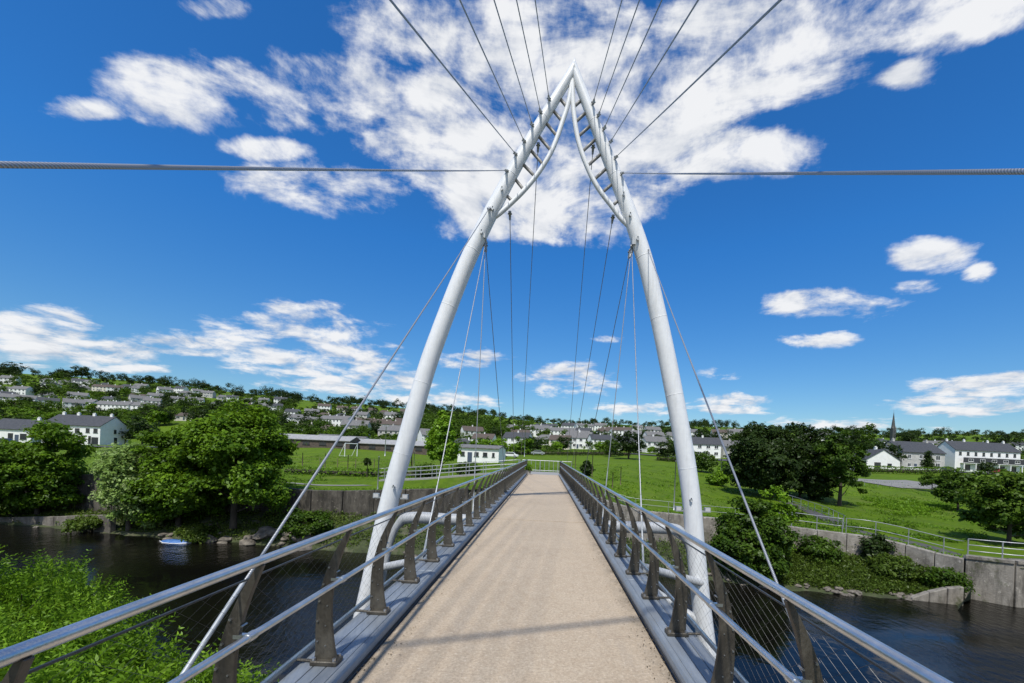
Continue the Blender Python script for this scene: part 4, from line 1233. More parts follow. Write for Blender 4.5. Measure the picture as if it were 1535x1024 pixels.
for k in range(12): build('bar', MB().tube([(-1.7 + k * .39, 0, .02), (-1.7 + k * .39, 0, .98)], .018 if k % 4 else .035, 6), 'galv_pole', bar)

# potted plant at the far end of the left railing
pot = thing('planter', 'small round planter with green leaves at the far end of the left railing', 'planter', (-1.2, 31.2, .0))
build('pot', MB().tube([(0, 0, 0), (0, 0, .30), (0, 0, .34)], [.15, .2, .2], 14), 'terracotta', pot, True)
me, _ = crown('leaves', 301, .26, .26, .24, 22, 40, .09, .1, 'leaf_bright'); link('leaves', me, pot, (0, 0, .5))

# riverside railings on the right wall
def over_wall(x0, x1, n, back=.12, dz=.1):
    out = []
    for k in range(n + 1):
        x = x0 + (x1 - x0) * k / n; u = at(x, 800, 27).x / 27; Y = wall_y(u) + back
        out.append(Vector((u * Y, Y, gz(u * Y, Y) + dz)))
    return out
tube_fence('riverside_railing', 'grey tube railing along the sloping right river wall', over_wall(1268, 1446, 14), 1.0, 'galv_pole', (1, .5), 1.6, .02)
tube_fence('riverside_railing', 'grey tube railing on top of the tall wall block at the right edge', over_wall(1452, 1800, 10, .12, .3), .95, 'galv_pole', (1, .66, .33), 1.3, .025)
tube_fence('riverside_railing', 'grey tube railing over the pale wall beside the dark path', over_wall(1186, 1264, 8), .95, 'galv_pole', (1, .5), 1.5, .022)
tube_fence('riverside_railing', 'thin wire fence at the foot of the grass mound right of the deck', over_wall(905, 1180, 16), .8, 'galv_pole', (1, .55), 2.2, .012)
pf = [gp(x, Y) for x, Y in ((1176, 45), (1205, 41), (1240, 35.5), (1266, 30))]
tube_fence('path_railing', 'railing beside the dark path climbing under the dark trees', pf, 1.0, 'galv_pole', (1, .5), 1.7, .02)
pf = [gp(x, 70) for x in (1296, 1320, 1345, 1370, 1395, 1420)]
tube_fence('pitch_fence', 'low fence in front of the gravel pitch on the right', pf, .9, 'galv_pole', (1,), 2.2, .02)
pf = [gp(x, 62 - (x - 428) * .03) for x in range(428, 640, 12)]
tube_fence('field_fence', 'thin wire fence across the playing field left of the mast', pf, 1.3, 'wood_pole', (1, .66, .33), 3.0, .012, post_r=.05)

# poles and lamp posts
def pole(name, label, x, Y, h, r, mat, cat='post', top=None, group=None, pos=None):
    p = pos or gp(x, Y, -.1)
    t = thing(name, label, cat, p, 0, group)
    build('shaft', MB().tube([(0, 0, 0), (0, 0, h * .15), (0, 0, h)], [r * 1.3, r, r * .75], 8), mat, t, True)
    if top == 'lamp':
        build('arm', MB().tube([(0, 0, h - .05), (.25, -.1, h + .08), (.7, -.25, h + .1)], r * .55, 6), mat, t, True)
        build('lantern', MB().box((.85, -.3, h + .08), (.5, .2, .12), -.3), 'steel_grey', t)
    elif top == 'cap':
        build('cap', MB().tube([(0, 0, h), (0, 0, h + .05)], r * 1.2, 8), mat, t)
    elif top == 'ball':
        me, _ = crown('crown', 77, .33, .33, .38, 26, 40, .14, .16, 'leaf_dark'); link('crown', me, t, (0, 0, h))
    elif top == 'flood':
        build('crossarm', MB().box((0, 0, h), (1.2, .1, .1)), mat, t)
        for dx in (-.45, .45): build('floodlight', MB().box((dx, -.12, h + .1), (.35, .2, .28)), 'steel_grey', t)
    return t
pole('post', 'slim grey post on the wall edge left of the left mast leg', 566, 31.6, 2.6, .05, 'galv_pole', top='cap')
pole('post', 'black square post on the grass right of the left mast leg', 616, 47, 2.4, .07, 'black_paint', top='cap')
pole('post', 'short grey post in the grass beside the black post', 620, 50, 2.6, .05, 'galv_pole', top='cap')
pole('shrub_standard', 'small black lollipop shaped tree on the playing field path', 550, 45, 1.7, .05, 'bark', 'tree', top='ball')
for i, (x, Y, h) in enumerate(((453, 60, 2.0), (487, 58, 2.1), (521, 52, 2.2))):
    pole('post', ('brown wooden post on the playing field, nearest to the maples', 'brown wooden post on the playing field, middle of three', 'tallest brown wooden post on the playing field, nearest to the mast')[i], x, Y, h, .06, 'wood_pole')
pole('lamp_post', 'tall slim grey pole on the grass mound against the right mast leg', 1010, 31.5, 3.7, .05, 'galv_pole', 'lamp post', 'cap')
pole('lamp_post', 'concrete lamp post beside the light green bushes on the right', 1080, 58, 3.6, .07, 'galv_pole', 'lamp post', 'cap')
pole('lamp_post', 'tall white pole rising over the dark tree clump', 1207, 100, 9.0, .12, 'white_paint', 'lamp post', 'flood')
pole('lamp_post', 'street lamp with bent arm behind the dark tree clump', 1108, 118, 8.0, .09, 'galv_pole', 'lamp post', 'lamp')
pole('lamp_post', 'street lamp with bent arm beside the white cabin', 786, 120, 8.0, .08, 'galv_pole', 'lamp post', 'lamp')
pole('lamp_post', 'floodlight mast behind the left mast leg beside the field', 577, 92, 6.5, .09, 'galv_pole', 'lamp post', 'flood')
for i, (x, Y, h, l) in enumerate(((862, 52, 3.0, 'brown wooden pole beyond the right end of the landing barrier'), (887, 42, 2.9, 'thin brown pole beside the small dark conical shrub'), (918, 40, 1.6, 'thin stake on the mound left of the right hangers'), (930, 44, 2.0, 'pale stake on the mound between the right hangers'))):
    pole('post', l, x, Y, h, .045, 'wood_pole')

# goal frame on the playing field
gpos = gp(526, 82)
goal = thing('goal_frame', 'white football goal frame standing on the playing field', 'goal', gpos, rad(72))
for x_ in (-1.6, 1.6):
    build('upright', MB().tube([(x_, 0, -.05), (x_, 0, 2.45)], .07, 8), 'white_paint', goal)
    build('back_stay', MB().tube([(x_, 0, 2.45), (x_, 1.3, 0)], .045, 6), 'white_paint', goal)
build('crossbar', MB().tube([(-1.6, 0, 2.45), (1.6, 0, 2.45)], .07, 8), 'white_paint', goal)
build('ground_bar', MB().tube([(-1.6, 1.3, .03), (1.6, 1.3, .03)], .045, 6), 'white_paint', goal)

# blue plastic hull at the water's edge
bp_ = at(270, 806, 28.3); bl = thing('blue_float', 'blue plastic float lying in the water under the maples', 'float', (bp_.x, 28.0, WATER_Z - .05), rad(-4))
mb = MB(); n = 12
ring = []
for i in range(n + 1):
    f = i / n * 2 - 1; w = .36 * (1 - abs(f) ** 2.4) + .02; hh = .2 * (1 - abs(f) ** 3) + .03
    for k in range(9):
        a = math.pi * k / 8; mb.v.append((f * 1.15, math.cos(a) * w, math.sin(a) * hh))
for i in range(n):
    for k in range(8): mb.face([i * 9 + k, (i + 1) * 9 + k, (i + 1) * 9 + k + 1, i * 9 + k + 1])
    mb.face([i * 9, i * 9 + 8, (i + 1) * 9 + 8, (i + 1) * 9])
build('hull', mb, 'blue_plastic', bl, True); build('rubbing_strip', MB().tube([(-1.1, -.05, .08), (-.6, -.34, .05), (0, -.385, .05), (.6, -.34, .05), (1.1, -.05, .08)], .022, 6), 'frame_white', bl)

# ------------------------------------------------------------------ houses
def win_mesh(w, h, fr, deep=.05):
    mb = MB(); mb.cur = 0
    t = min(.09, w * .12)
    mb.box((0, -deep / 2, h / 2), (w, deep, h)); me1 = mb
    return me1
WINC = {}
def win_meshes(w, h, fr):
    k = (round(w, 2), round(h, 2), fr)
    if k not in WINC:
        t = .08
        f = MB()
        f.box((-(w - t) / 2, -.03, h / 2), (t, .06, h)); f.box(((w - t) / 2, -.03, h / 2), (t, .06, h))
        f.box((0, -.03, t / 2), (w - 2 * t - .002, .058, t)); f.box((0, -.03, h - t / 2), (w - 2 * t - .002, .058, t))
        if w > 1.0: f.box((0, -.028, h / 2), (t * .8, .05, h - 2 * t - .002))
        f.box((0, -.07, -.05), (w + .2, .14, .08))
        p = MB().box((0, -.012, h / 2), (w - 2 * t, .02, h - 2 * t))
        WINC[k] = (f.mesh('window', fr), p.mesh('pane', 'glass'))
    return WINC[k]
def body_mesh(L, W, eave, ridge, mat, hip=False, foot=1.5):
    mb = MB(); hl, hw = L / 2, W / 2
    if hip: mb.box((0, 0, (eave - foot) / 2), (L, W, eave + foot))
    else:
        poly = [(-hw, -foot), (hw, -foot), (hw, eave), (0, ridge), (-hw, eave)]
        mb.prism(poly, -hl, hl, 'X')
    return mb.mesh('wall', mat)
def roof_mesh(L, W, eave, ridge, mat, hip=False, over=.35, th=.16):
    mb = MB(); hl, hw = L / 2 + over * .6, W / 2 + over
    sl = (ridge - eave) / (W / 2); ze = eave - sl * over + .02; zr = ridge + .02
    if hip:
        i = W / 2 * .9
        for z in (0, th):
            b = len(mb.v)
            mb.v += [(-hl - .2, -hw, ze + z), (hl + .2, -hw, ze + z), (hl + .2, hw, ze + z), (-hl - .2, hw, ze + z), (-hl + i, 0, zr + z), (hl - i, 0, zr + z)]
        for q in ((6, 7, 11, 10), (7, 8, 11), (8, 9, 10, 11), (9, 6, 10), (0, 5, 1), (1, 5, 2), (2, 5, 3), (3, 4, 0), (0, 4, 5), (3, 5, 4), (0, 1, 7, 6), (1, 2, 8, 7), (2, 3, 9, 8), (3, 0, 6, 9)): mb.face(list(q))
    else:
        mb.prism([(-hw, ze), (0, zr), (hw, ze), (hw, ze + th), (0, zr + th), (-hw, ze + th)][::-1], -hl, hl, 'X')
    return mb.mesh('roof', mat)
class HouseProto:
    """long side along x, front faces -y"""
    def __init__(s, L, W, eave, ridge, wall, roof, wins, door=None, hip=False, chim=((.4, 0),), frame='frame_white', foot=1.5, sidewins=()):
        s.wall = body_mesh(L, W, eave, ridge, wall, hip, foot); s.roof = roof_mesh(L, W, eave, ridge, roof, hip)
        s.W, s.L = W, L
        s.wins = [(win_meshes(w, h, frame), (x, -W / 2 - .004, z), 0) for (x, z, w, h) in wins]
        s.wins += [(win_meshes(w, h, frame), (L / 2 + .004, y, z), rad(90)) for (y, z, w, h) in sidewins]
        s.door = None
        if door is not None:
            s.door = (MB().box((0, -.03, 1.02), (.95, .06, 2.04)).box((.32, -.075, 1.0), (.06, .03, .14)).mesh('door', 'door_paint'), (door, -W / 2 - .003, 0))
        s.ch = []
        for fx, fy in chim:
            mb = MB().box((0, 0, -.05), (.7, .5, 1.5)).box((0, 0, .745), (.78, .58, .08)); mb.cone((-.17, 0, .785), .1, .085, .26, 6); mb.cone((.17, 0, .785), .1, .085, .26, 6)
            s.ch.append((mb.mesh('chimney', 'brick' if wall == 'brick' else wall), (fx * L, fy, ridge + .0)))
    def place(s, name, label, cat, pos, rz, group=None, detail=True, wl=None):
        t = thing(name, label, cat, pos, rz, group)
        link('wall', s.wall, t); r = link('roof', s.roof, t)
        for me, loc in s.ch: link('chimney', me, r, loc)
        for (f, p), loc, rr in s.wins:
            w = link('window', f, t, loc, rr); link('pane', p, w)
        if s.door: link('door', s.door[0], t, s.door[1])
        return t
# the white house on the left
wh = HouseProto(15.5, 9.5, 5.6, 8.6, 'white_render', 'roof_slate',
    [(-6.7, 3.7, .8, 1.0), (-5.2, 3.5, .5, 1.4), (-3.6, 3.5, .8, 1.3), (-1.2, 3.6, 1.0, 1.1), (1.6, 3.3, 1.2, 1.4), (4.4, 3.6, 1.0, 1.2), (6.5, 3.6, 1.1, 1.2),
     (-6.5, .9, 1.2, 1.3), (-4.5, .9, 1.2, 1.3), (1.2, .6, 1.4, 1.9), (3.2, .6, .8, 1.9), (5.0, .4, .7, 2.2), (6.4, .3, 1.8, 2.0)],
    door=-1.6, chim=((-.42, 0), (-.16, 0), (.12, 0), (.43, 0)), sidewins=[(0, 3.6, .8, 1.2), (.2, .4, 1.0, 2.0), (3.6, .5, .6, 1.8)], frame='frame_dark')
wh.place('white_house', 'long white two storey house with dark slate roof behind the left trees', 'house', gp(130, 116), rad(5)).scale = (.9, .9, .9)
an = HouseProto(11, 9, 3.6, 6.4, 'white_render', 'roof_slate', [(-3, .9, 1.6, 1.5), (.5, .9, 1.2, 1.5), (3.6, .8, 1.6, 1.6)], door=2.0, chim=((.3, 0),), sidewins=[(0, .8, 3.0, 2.0)], frame='frame_dark')
an.place('white_house', 'lower white annexe with grey roof left of the long white house', 'house', gp(38, 124), rad(8))
# clubhouse
cb = HouseProto(8.6, 5.0, 2.9, 3.45, 'white_render', 'roof_grey', [(-3.2, 1.3, .8, .8), (-.3, 1.3, .9, .8), (1.5, 1.3, .9, .8), (3.2, 1.3, .5, .8)], door=-1.7, chim=(), foot=1.0, frame='frame_dark')
cb.place('cabin', 'white flat roofed cabin beside the young bright green tree', 'cabin', gp(722, 88), rad(-10))
cb2 = HouseProto(6.0, 3.2, 2.6, 2.95, 'white_render', 'roof_grey', [(-1.8, 1.1, .9, .8), (1.6, 1.1, .9, .8)], door=.1, chim=(), foot=.8)
cb2.place('cabin', 'small white portable cabin behind the car park left of the mast', 'cabin', gp(495, 136), rad(6))
cb2.place('cabin', 'small white portable cabin next to the car park fence near the left mast leg', 'cabin', gp(536, 140), rad(3))
st = HouseProto(21, 8.0, 1.9, 3.0, 'roof_brown', 'roof_pale', [(-8 + 4 * i, .7, 1.6, .8) for i in range(5)], door=None, chim=(), foot=1, frame='frame_dark')
st.place('stand', 'long low shed with pale grey roof behind the playing field', 'shed', gp(470, 110), rad(4))
st.place('stand', 'long low shed with pale grey roof partly hidden by the left mast leg', 'shed', gp(588, 116), rad(3))
# right side: garage, grey house, terrace with the dark balcony storey
gg = HouseProto(7.0, 9.5, 3.2, 6.0, 'white_render', 'roof_slate', [], chim=((.1, 0),), sidewins=[(-1.6, .9, 1.8, 1.6), (1.8, 1.4, 1.2, .9)], frame='frame_dark')
gg.place('white_house', 'white gabled single storey house behind the hedge on the right', 'house', gp(1308, 120), rad(-88))
gr_ = HouseProto(15, 9, 5.6, 8.8, 'grey_render', 'roof_slate', [(-5, 3.6, 1.2, 1.2), (-1, 3.6, 1.2, 1.2), (5, 3.4, 1.6, 1.4), (-5, .9, 1.2, 1.3), (5, .7, 1.6, 1.8), (1.5, .9, 1.2, 1.3)], door=-2.8, chim=((-.4, 0), (.4, 0)), sidewins=[(0, 3.4, 1.2, 1.2), (1.5, .8, 1.2, 1.3)])
gr_.place('grey_house', 'grey rendered house with slate roof left of the long balcony terrace', 'house', gp(1362, 134), rad(8))
tr = HouseProto(26, 9, 7.6, 10.8, 'white_render', 'roof_slate', [(-11 + i * 3.1, 5.7, 1.0, 1.2) for i in range(8)], door=None, chim=((-.47, 0), (-.2, 0), (.17, 0), (.42, 0)), sidewins=[(0, 5.4, 1.0, 1.2)], frame='frame_dark')
t_ = tr.place('terrace', 'long white three storey terrace with slate roof and dark balcony on the right', 'house', gp(1462, 138), rad(2))
t_.scale = (.82, .8, .86)
build('balcony_front', MB().box((1.0, -5.9, 3.9), (24, .2, 1.9)), 'frame_dark', t_)
build('balcony_floor', MB().box((1.0, -5.2, 2.85), (24, 1.55, .2)), 'frame_white', t_)
build('balcony_cap', MB().box((5.0, -5.9, 4.95), (15, .3, .18)), 'frame_white', t_)
for k in range(6): build('balcony_post', MB().box((-10.5 + k * 4.6, -5.7, 1.0), (.3, .3, 3.5)), 'frame_white', t_)
for k in range(5):
    f, p = win_meshes(2.6, 1.9, 'frame_dark'); w_ = link('window', f, t_, (-8.2 + k * 4.6, -4.504, .3)); link('pane', p, w_)
    f, p = win_meshes(2.0, 1.0, 'frame_white'); w_ = link('window', f, t_, (-8.2 + k * 4.6, -6.004, 3.4)); link('pane', p, w_)
# church spire on the skyline
cp = gp(1338, 330); ch = thing('church_spire', 'thin pointed church spire on the right skyline', 'church', cp); ch.scale = (.8, .8, .88)
build('tower', MB().box((0, 0, 4), (3.2, 3.2, 16)), 'spire_slate', ch)
build('spire', MB().tube([(0, 0, 12), (0, 0, 26.5)], [1.75, .05], 8), 'spire_slate', ch)
build('finial', MB().tube([(0, 0, 26.3), (0, 0, 27.8)], .12, 5), 'stone', ch)
for s_ in (-1, 1): build('pinnacle', MB().tube([(s_ * 1.4, -1.4, 12), (s_ * 1.4, -1.4, 14.5)], [.4, .03], 5), 'stone', ch)
for z_ in (5.5, 9): build('louvre', MB().box((0, -1.62, z_), (.9, .08, 1.8)), 'frame_dark', ch)

# the town: five kinds of houses, repeated one by one
protos = []
for (wall, roof) in (('white_render', 'roof_grey'), ('white_render', 'roof_slate'), ('cream_render', 'roof_brown'), ('white_render', 'roof_brown'), ('grey_render', 'roof_grey')):
    protos.append(('semi', HouseProto(13, 8, 5.2, 8.0, wall, roof, [(x, z, 1.5, 1.3) for x in (-4.6, -1.4, 1.8, 4.8) for z in (.9, 3.5)], door=0.2, chim=((0, 0),), foot=3)))
    protos.append(('bungalow', HouseProto(12, 8, 2.8, 5.4, wall, roof, [(-4, .9, 1.9, 1.3), (2.2, .9, 1.5, 1.3), (4.6, .9, 1.4, 1.3)], door=-.8, chim=((.3, 0),), hip=True, foot=3)))
    protos.append(('terrace', HouseProto(26, 8, 5.2, 7.8, wall, roof, [(-11 + 3.1 * i, z, 1.3, 1.3) for i in range(8) for z in (.9, 3.5)], door=-.4, chim=((-.25, 0), (0, 0), (.25, 0)), foot=3)))
WALLW = {0: 'white', 1: 'white', 2: 'cream', 3: 'white', 4: 'grey'}; ROOFW = {0: 'grey', 1: 'slate', 2: 'brown', 3: 'brown', 4: 'grey'}
AREAS = {'left': 'on the left hillside', 'mid': 'in the town behind the footbridge', 'right': 'on the right skyline behind the trees'}
house_xy = []
rng = random.Random(21)
def house_row(where, x0, x1, Ya, Yb, n, kinds=('semi', 'bungalow'), rot=0, jitter=9, walls=(0, 1, 2, 3, 4)):
    c = 0
    for k in range(n):
        f = (k + .5) / n
        x = x0 + (x1 - x0) * f + rng.uniform(-.3, .3) * (x1 - x0) / n; Y = Ya + (Yb - Ya) * f + rng.uniform(-jitter, jitter)
        p = gp(x, Y)
        if rng.random() < .04 or any((p.x - a) ** 2 + (p.y - b) ** 2 < 11.5 ** 2 for a, b in house_xy): continue
        house_xy.append((p.x, p.y)); c += 1
        ci = rng.choice(walls); kind = rng.choice(kinds)
        pr = [q for q in protos[ci * 3:ci * 3 + 3] if q[0] == kind][0][1]
        lab = '%s house with %s roof, %s from left, %s' % (WALLW[ci], ROOFW[ci], ordinal(c), where)
        az = math.atan2(p.x, p.y)
        t = pr.place('house', lab, 'house', p, rad(rot) - az * .6 + rad(rng.uniform(-32, 32)), 'houses in the ' + where)
        sc = rng.uniform(.70, .92); t.scale = (sc * rng.uniform(.85, 1.05), sc, sc)
house_row('long middle row on the left hillside', -140, 240, 300, 312, 17, walls=(0, 0, 1, 4, 0))
house_row('lowest row on the left hillside', -100, 230, 262, 270, 9, ('semi', 'terrace', 'semi'), walls=(0, 1, 0))
house_row('short upper row near the left crest', 0, 220, 375, 395, 8)
house_row('top row under the left hill crest', 60, 330, 430, 425, 12, walls=(0, 0, 1, 4))
house_row('row above the big maples', 200, 420, 335, 370, 11, walls=(0, 0, 1, 3))
house_row('upper row right of the crest tree', 230, 430, 400, 430, 9, walls=(0, 1, 4))
house_row('row just above the maple tops', 210, 330, 240, 250, 3)
house_row('terrace row behind the sheds', 425, 640, 258, 262, 9, ('semi', 'terrace'), walls=(0, 2, 4, 1, 0))
house_row('lowest row behind the playing field', 425, 650, 205, 200, 9, walls=(2, 0, 1, 4))
house_row('third row behind the playing field', 430, 640, 320, 330, 9, walls=(0, 1, 2, 4))
house_row('top row left of the mast', 470, 640, 390, 400, 7)
house_row('row behind the white cabin', 640, 800, 172, 176, 5, walls=(0, 1, 3))
house_row('second row behind the far bridge end', 690, 905, 225, 215, 9, walls=(0, 0, 1, 3))
house_row('third row behind the far bridge end', 770, 940, 280, 285, 7, ('semi', 'terrace', 'semi'), walls=(0, 1, 0, 3))
house_row('top row between the mast legs', 780, 960, 360, 370, 8, ('terrace', 'bungalow', 'semi'), walls=(0, 4, 1))
house_row('lowest row beyond the road hedge', 800, 1010, 185, 178, 8, ('semi', 'semi', 'terrace'), walls=(0, 1, 0, 2))
house_row('row behind the right mast leg', 940, 1030, 240, 238, 4, walls=(0, 1))
house_row('top row behind the right mast leg', 960, 1120, 320, 330, 6, walls=(0, 4, 2))
house_row('row right of the right mast leg', 1035, 1110, 150, 152, 3, ('semi',), walls=(0, 1, 4))
house_row('row over the dark tree clump', 1040, 1210, 235, 240, 6, walls=(1, 4, 2))
house_row('skyline row left of the spire', 1060, 1330, 300, 310, 7, walls=(4, 1, 0))
house_row('skyline row right of the spire', 1340, 1440, 230, 236, 4, walls=(0, 4, 1))
house_row('skyline row above the balcony terrace', 1440, 1640, 260, 270, 6, walls=(0, 4, 1))
house_row('row behind the right edge trees', 1530, 1640, 170, 180, 3, walls=(0, 1))
house_row('row between gabled house and terrace', 1330, 1420, 185, 190, 3, walls=(0, 4))

# ------------------------------------------------------------------ the far trees
far_protos = []
for i, (mat, w, h, pt) in enumerate((('leaf_dark', 7.5, 8.0, 0), ('leaf_mid', 8.0, 7.5, 0), ('leaf_mid', 6.0, 8.5, .3), ('leaf_dark', 9.0, 8.5, 0), ('leaf_bright', 6.0, 6.0, 0), ('leaf_mid', 9.5, 6.5, 0), ('leaf_dark', 4.0, 9.0, .7), ('leaf_maple', 7.0, 7.0, 0))):
    rr = random.Random(300 + i); mb = MB(); limbs(mb, rr, h * .8, .22, 0, w / 2, h * .45, 6)
    tm = mb.mesh('trunk', 'bark', True)
    cm_, _ = crown('crown', 500 + i, w / 2, w / 2, h * .44, 70, 34, .62, 1.15, mat, low=-.7, lump=.3, hollow=.35, point=pt)
    far_protos.append((tm, cm_, h, {'leaf_dark': 'dark green', 'leaf_mid': 'mid green', 'leaf_bright': 'light green', 'leaf_maple': 'fresh green'}[mat], 'narrow' if pt > .5 else 'broad' if w > 8.5 else 'round'))
tree_xy = []
def far_tree(k, p, s, label, group=None):
    tm, cm_, h, colr, shp = far_protos[k]
    t = thing('town_tree', label, 'tree', p, rng.uniform(0, 6.28), group)
    t.scale = (s * rng.uniform(.9, 1.15), s * rng.uniform(.9, 1.15), s)
    link('trunk', tm, t); link('crown', cm_, t, (0, 0, h * .52))
def wood(where, x0, x1, Ya, Yb, n, smin, smax, kinds, clear=8.5):
    got = []; tries = 0
    while len(got) < n and tries < n * 12:
        tries += 1
        x = rng.uniform(x0, x1); Y = rng.uniform(Ya, Yb); p = gp(x, Y, -.2)
        if any((p.x - a) ** 2 + (p.y - b) ** 2 < clear ** 2 for a, b in house_xy): continue
        if any(-13 < b - p.y < 13 and abs(a - p.x) < 9 and b > p.y for a, b in house_xy) and rng.random() < .5: continue
        if any((p.x - a) ** 2 + (p.y - b) ** 2 < 4.0 ** 2 for a, b in tree_xy): continue
        tree_xy.append((p.x, p.y)); got.append((p.x / p.y, p))
    got.sort(key=lambda q: q[0])
    for i, (_, p) in enumerate(got):
        k = rng.choice(kinds); _, _, _, colr, shp = far_protos[k]
        far_tree(k, p, rng.uniform(smin, smax), '%s %s tree, %s from left %s' % (shp, colr, ordinal(i + 1), where), 'trees ' + where)
wood('along the left hill crest', -180, 430, 470, 520, 22, .8, 1.5, (0, 1, 3, 0))
wood('above the middle house row on the left hill', -140, 240, 318, 372, 18, .6, 1.0, (0, 1, 5, 7))
wood('below the middle house row on the left hill', -120, 260, 205, 258, 24, .7, 1.15, (1, 7, 5, 0))
wood('behind the long white house', -120, 200, 140, 195, 16, .7, 1.1, (1, 7, 5, 3))
wood('on the slope above the maples', 200, 430, 200, 330, 20, .7, 1.1, (0, 1, 5, 3))
wood('on the upper slope above the maples', 230, 430, 350, 460, 12, .7, 1.1, (0, 1, 5))
wood('behind the car park', 400, 640, 150, 195, 12, .5, .85, (1, 5, 7, 4))
wood('over the sheds left of the mast', 420, 640, 215, 255, 14, .6, .9, (0, 1, 3, 5))
wood('among the upper houses left of the mast', 420, 640, 270, 400, 18, .7, 1.1, (0, 1, 3, 5))
wood('in the wood right of the left leg', 632, 800, 225, 300, 30, .9, 1.3, (1, 7, 5, 2, 1), 6)
wood('around the white cabin', 640, 800, 130, 165, 10, .5, .9, (1, 4, 7, 5))
wood('among the houses behind the bridge end', 690, 1030, 190, 260, 20, .55, .95, (0, 1, 3, 5))
wood('on the slope between the mast legs', 780, 1030, 290, 440, 14, .6, 1.0, (0, 1, 5))
wood('along the road hedge', 780, 1020, 150, 172, 10, .4, .75, (1, 5, 4, 0))
wood('right of the right mast leg', 1040, 1130, 160, 300, 10, .7, 1.1, (0, 3, 1))
wood('on the skyline left of the spire', 1130, 1340, 150, 290, 20, .8, 1.2, (0, 3, 0, 1))
wood('on the skyline right of the spire', 1340, 1640, 195, 300, 18, .7, 1.1, (0, 3, 1, 5))
for (k, x, Y, s, lab) in ((0, 1205, 128, 1.15, 'round dark tree on the skyline directly behind the tall white pole'), (3, 1250, 132, 1.2, 'broad dark tree on the skyline right of the tall white pole'),
        (0, 1322, 128, 1.1, 'dark round tree just left of the church spire'), (3, 1290, 140, 1.0, 'dark tree behind the white gabled house on the right'), (3, 1496, 178, 1.5, 'tall spreading pine like tree above the balcony terrace'),
        (0, 1140, 165, 1.0, 'dark tree on the skyline behind the dark clump'), (0, 942, 116, 1.0, 'round dark tree left of the right mast leg beyond the lawn'), (2, 915, 128, .7, 'slim tree beside the round dark tree beyond the lawn'),
        (0, 1000, 118, .75, 'dark tree tucked behind the right mast leg'), (6, 1390, 112, .65, 'narrow conifer in front of the grey house on the right'), (3, 213, 122, .95, 'dark tree at the right gable of the long white house'), (1, 20, 150, 1.0, 'green tree above the white annexe roof'),
        (0, 122, 520, 2.1, 'large lone dark tree standing out on the left hill crest'), (3, 12, 500, 1.8, 'dark tree on the hill crest at the left picture edge'), (2, 545, 188, .8, 'dark tree among houses left of the mast leg'), (0, 1480, 118, .5, 'small tree before the balcony terrace')):
    far_tree(k, gp(x, Y, -.2), s, lab)

# the rest of the trees, past the 300 that show largest, read as one mass of wood
def wood_mass(name, label, spots, seed, mats):
    g = np.random.default_rng(seed); pos, nr, sz, tn = [], [], [], []
    for p, w, h in spots:
        k = 9; d = g.normal(size=(k, 3)); d /= np.linalg.norm(d, axis=1)[:, None]; d[:, 2] = np.abs(d[:, 2])
        c = d * np.array([w * .36, w * .36, h * .5]) + np.array([p.x, p.y, p.z + h * .42]); t0 = g.uniform(.2, .8)
        n = k * 34; idx = np.repeat(np.arange(k), 34)
        off = g.normal(size=(n, 3)); off /= np.linalg.norm(off, axis=1)[:, None]
        pos.append(c[idx] + off * (g.uniform(0, 1, n) ** .4)[:, None] * np.array([w * .2, w * .2, h * .2]))
        q = off * .6 + np.array([0, 0, .7]) + g.normal(size=(n, 3)) * .4; nr.append(q / np.linalg.norm(q, axis=1)[:, None])
        sz.append(g.uniform(.5, 1.1, n) * (.4 + .07 * w)); tn.append(np.clip(t0 + g.uniform(-.2, .2, n), 0, 1))
    o = link(name, leaf_mesh(name, np.concatenate(pos), np.concatenate(nr), np.concatenate(sz), mats, g, .7, np.concatenate(tn)))
    tag(o, label, 'trees', kind='stuff')
def spots(x0, x1, Ya, Yb, n, wmin, wmax, seed, clear=6):
    r = random.Random(seed); out = []
    for _ in range(n * 3):
        if len(out) >= n: break
        p = gp(r.uniform(x0, x1), r.uniform(Ya, Yb), -.3)
        if any((p.x - a) ** 2 + (p.y - b) ** 2 < clear ** 2 or (abs(p.x - a) < 6 and 0 < b - p.y < 9) for a, b in house_xy): continue
        w = r.uniform(wmin, wmax); out.append((p, w, w * r.uniform(.6, 1.0)))
    return out
wood_mass('hill_wood', 'dark wood covering the crest of the left hill', spots(-250, 440, 455, 620, 190, 6, 15, 1) + spots(420, 660, 420, 620, 110, 6, 13, 2), 1, 'leaf_dark')
wood_mass('hill_wood', 'gardens and hedgerow trees between the houses on the left hill', spots(-200, 440, 215, 455, 560, 3, 9, 3, 5) + spots(-200, 240, 135, 215, 60, 3, 7, 4), 2, 'leaf_mid')
wood_mass('town_trees', 'garden trees and hedges between the town houses behind the bridge', spots(410, 1030, 155, 420, 520, 2.5, 7, 5, 5) + spots(635, 800, 225, 420, 120, 5, 10, 9, 3), 3, 'leaf_mid')
wood_mass('hill_wood', 'darker trees scattered between the houses of the left hill', spots(-200, 640, 230, 470, 240, 4, 10, 11, 6), 7, 'leaf_dark')
wood_mass('skyline_wood', 'dark wood along the skyline behind the town and the right bank', spots(640, 1060, 380, 620, 220, 5, 12, 6) + spots(1030, 1700, 290, 620, 300, 5, 12, 7), 4, 'leaf_dark')
wood_mass('town_trees', 'garden trees and hedges between the houses on the right', spots(1030, 1700, 145, 300, 90, 3, 7, 8), 5, 'leaf_mid')

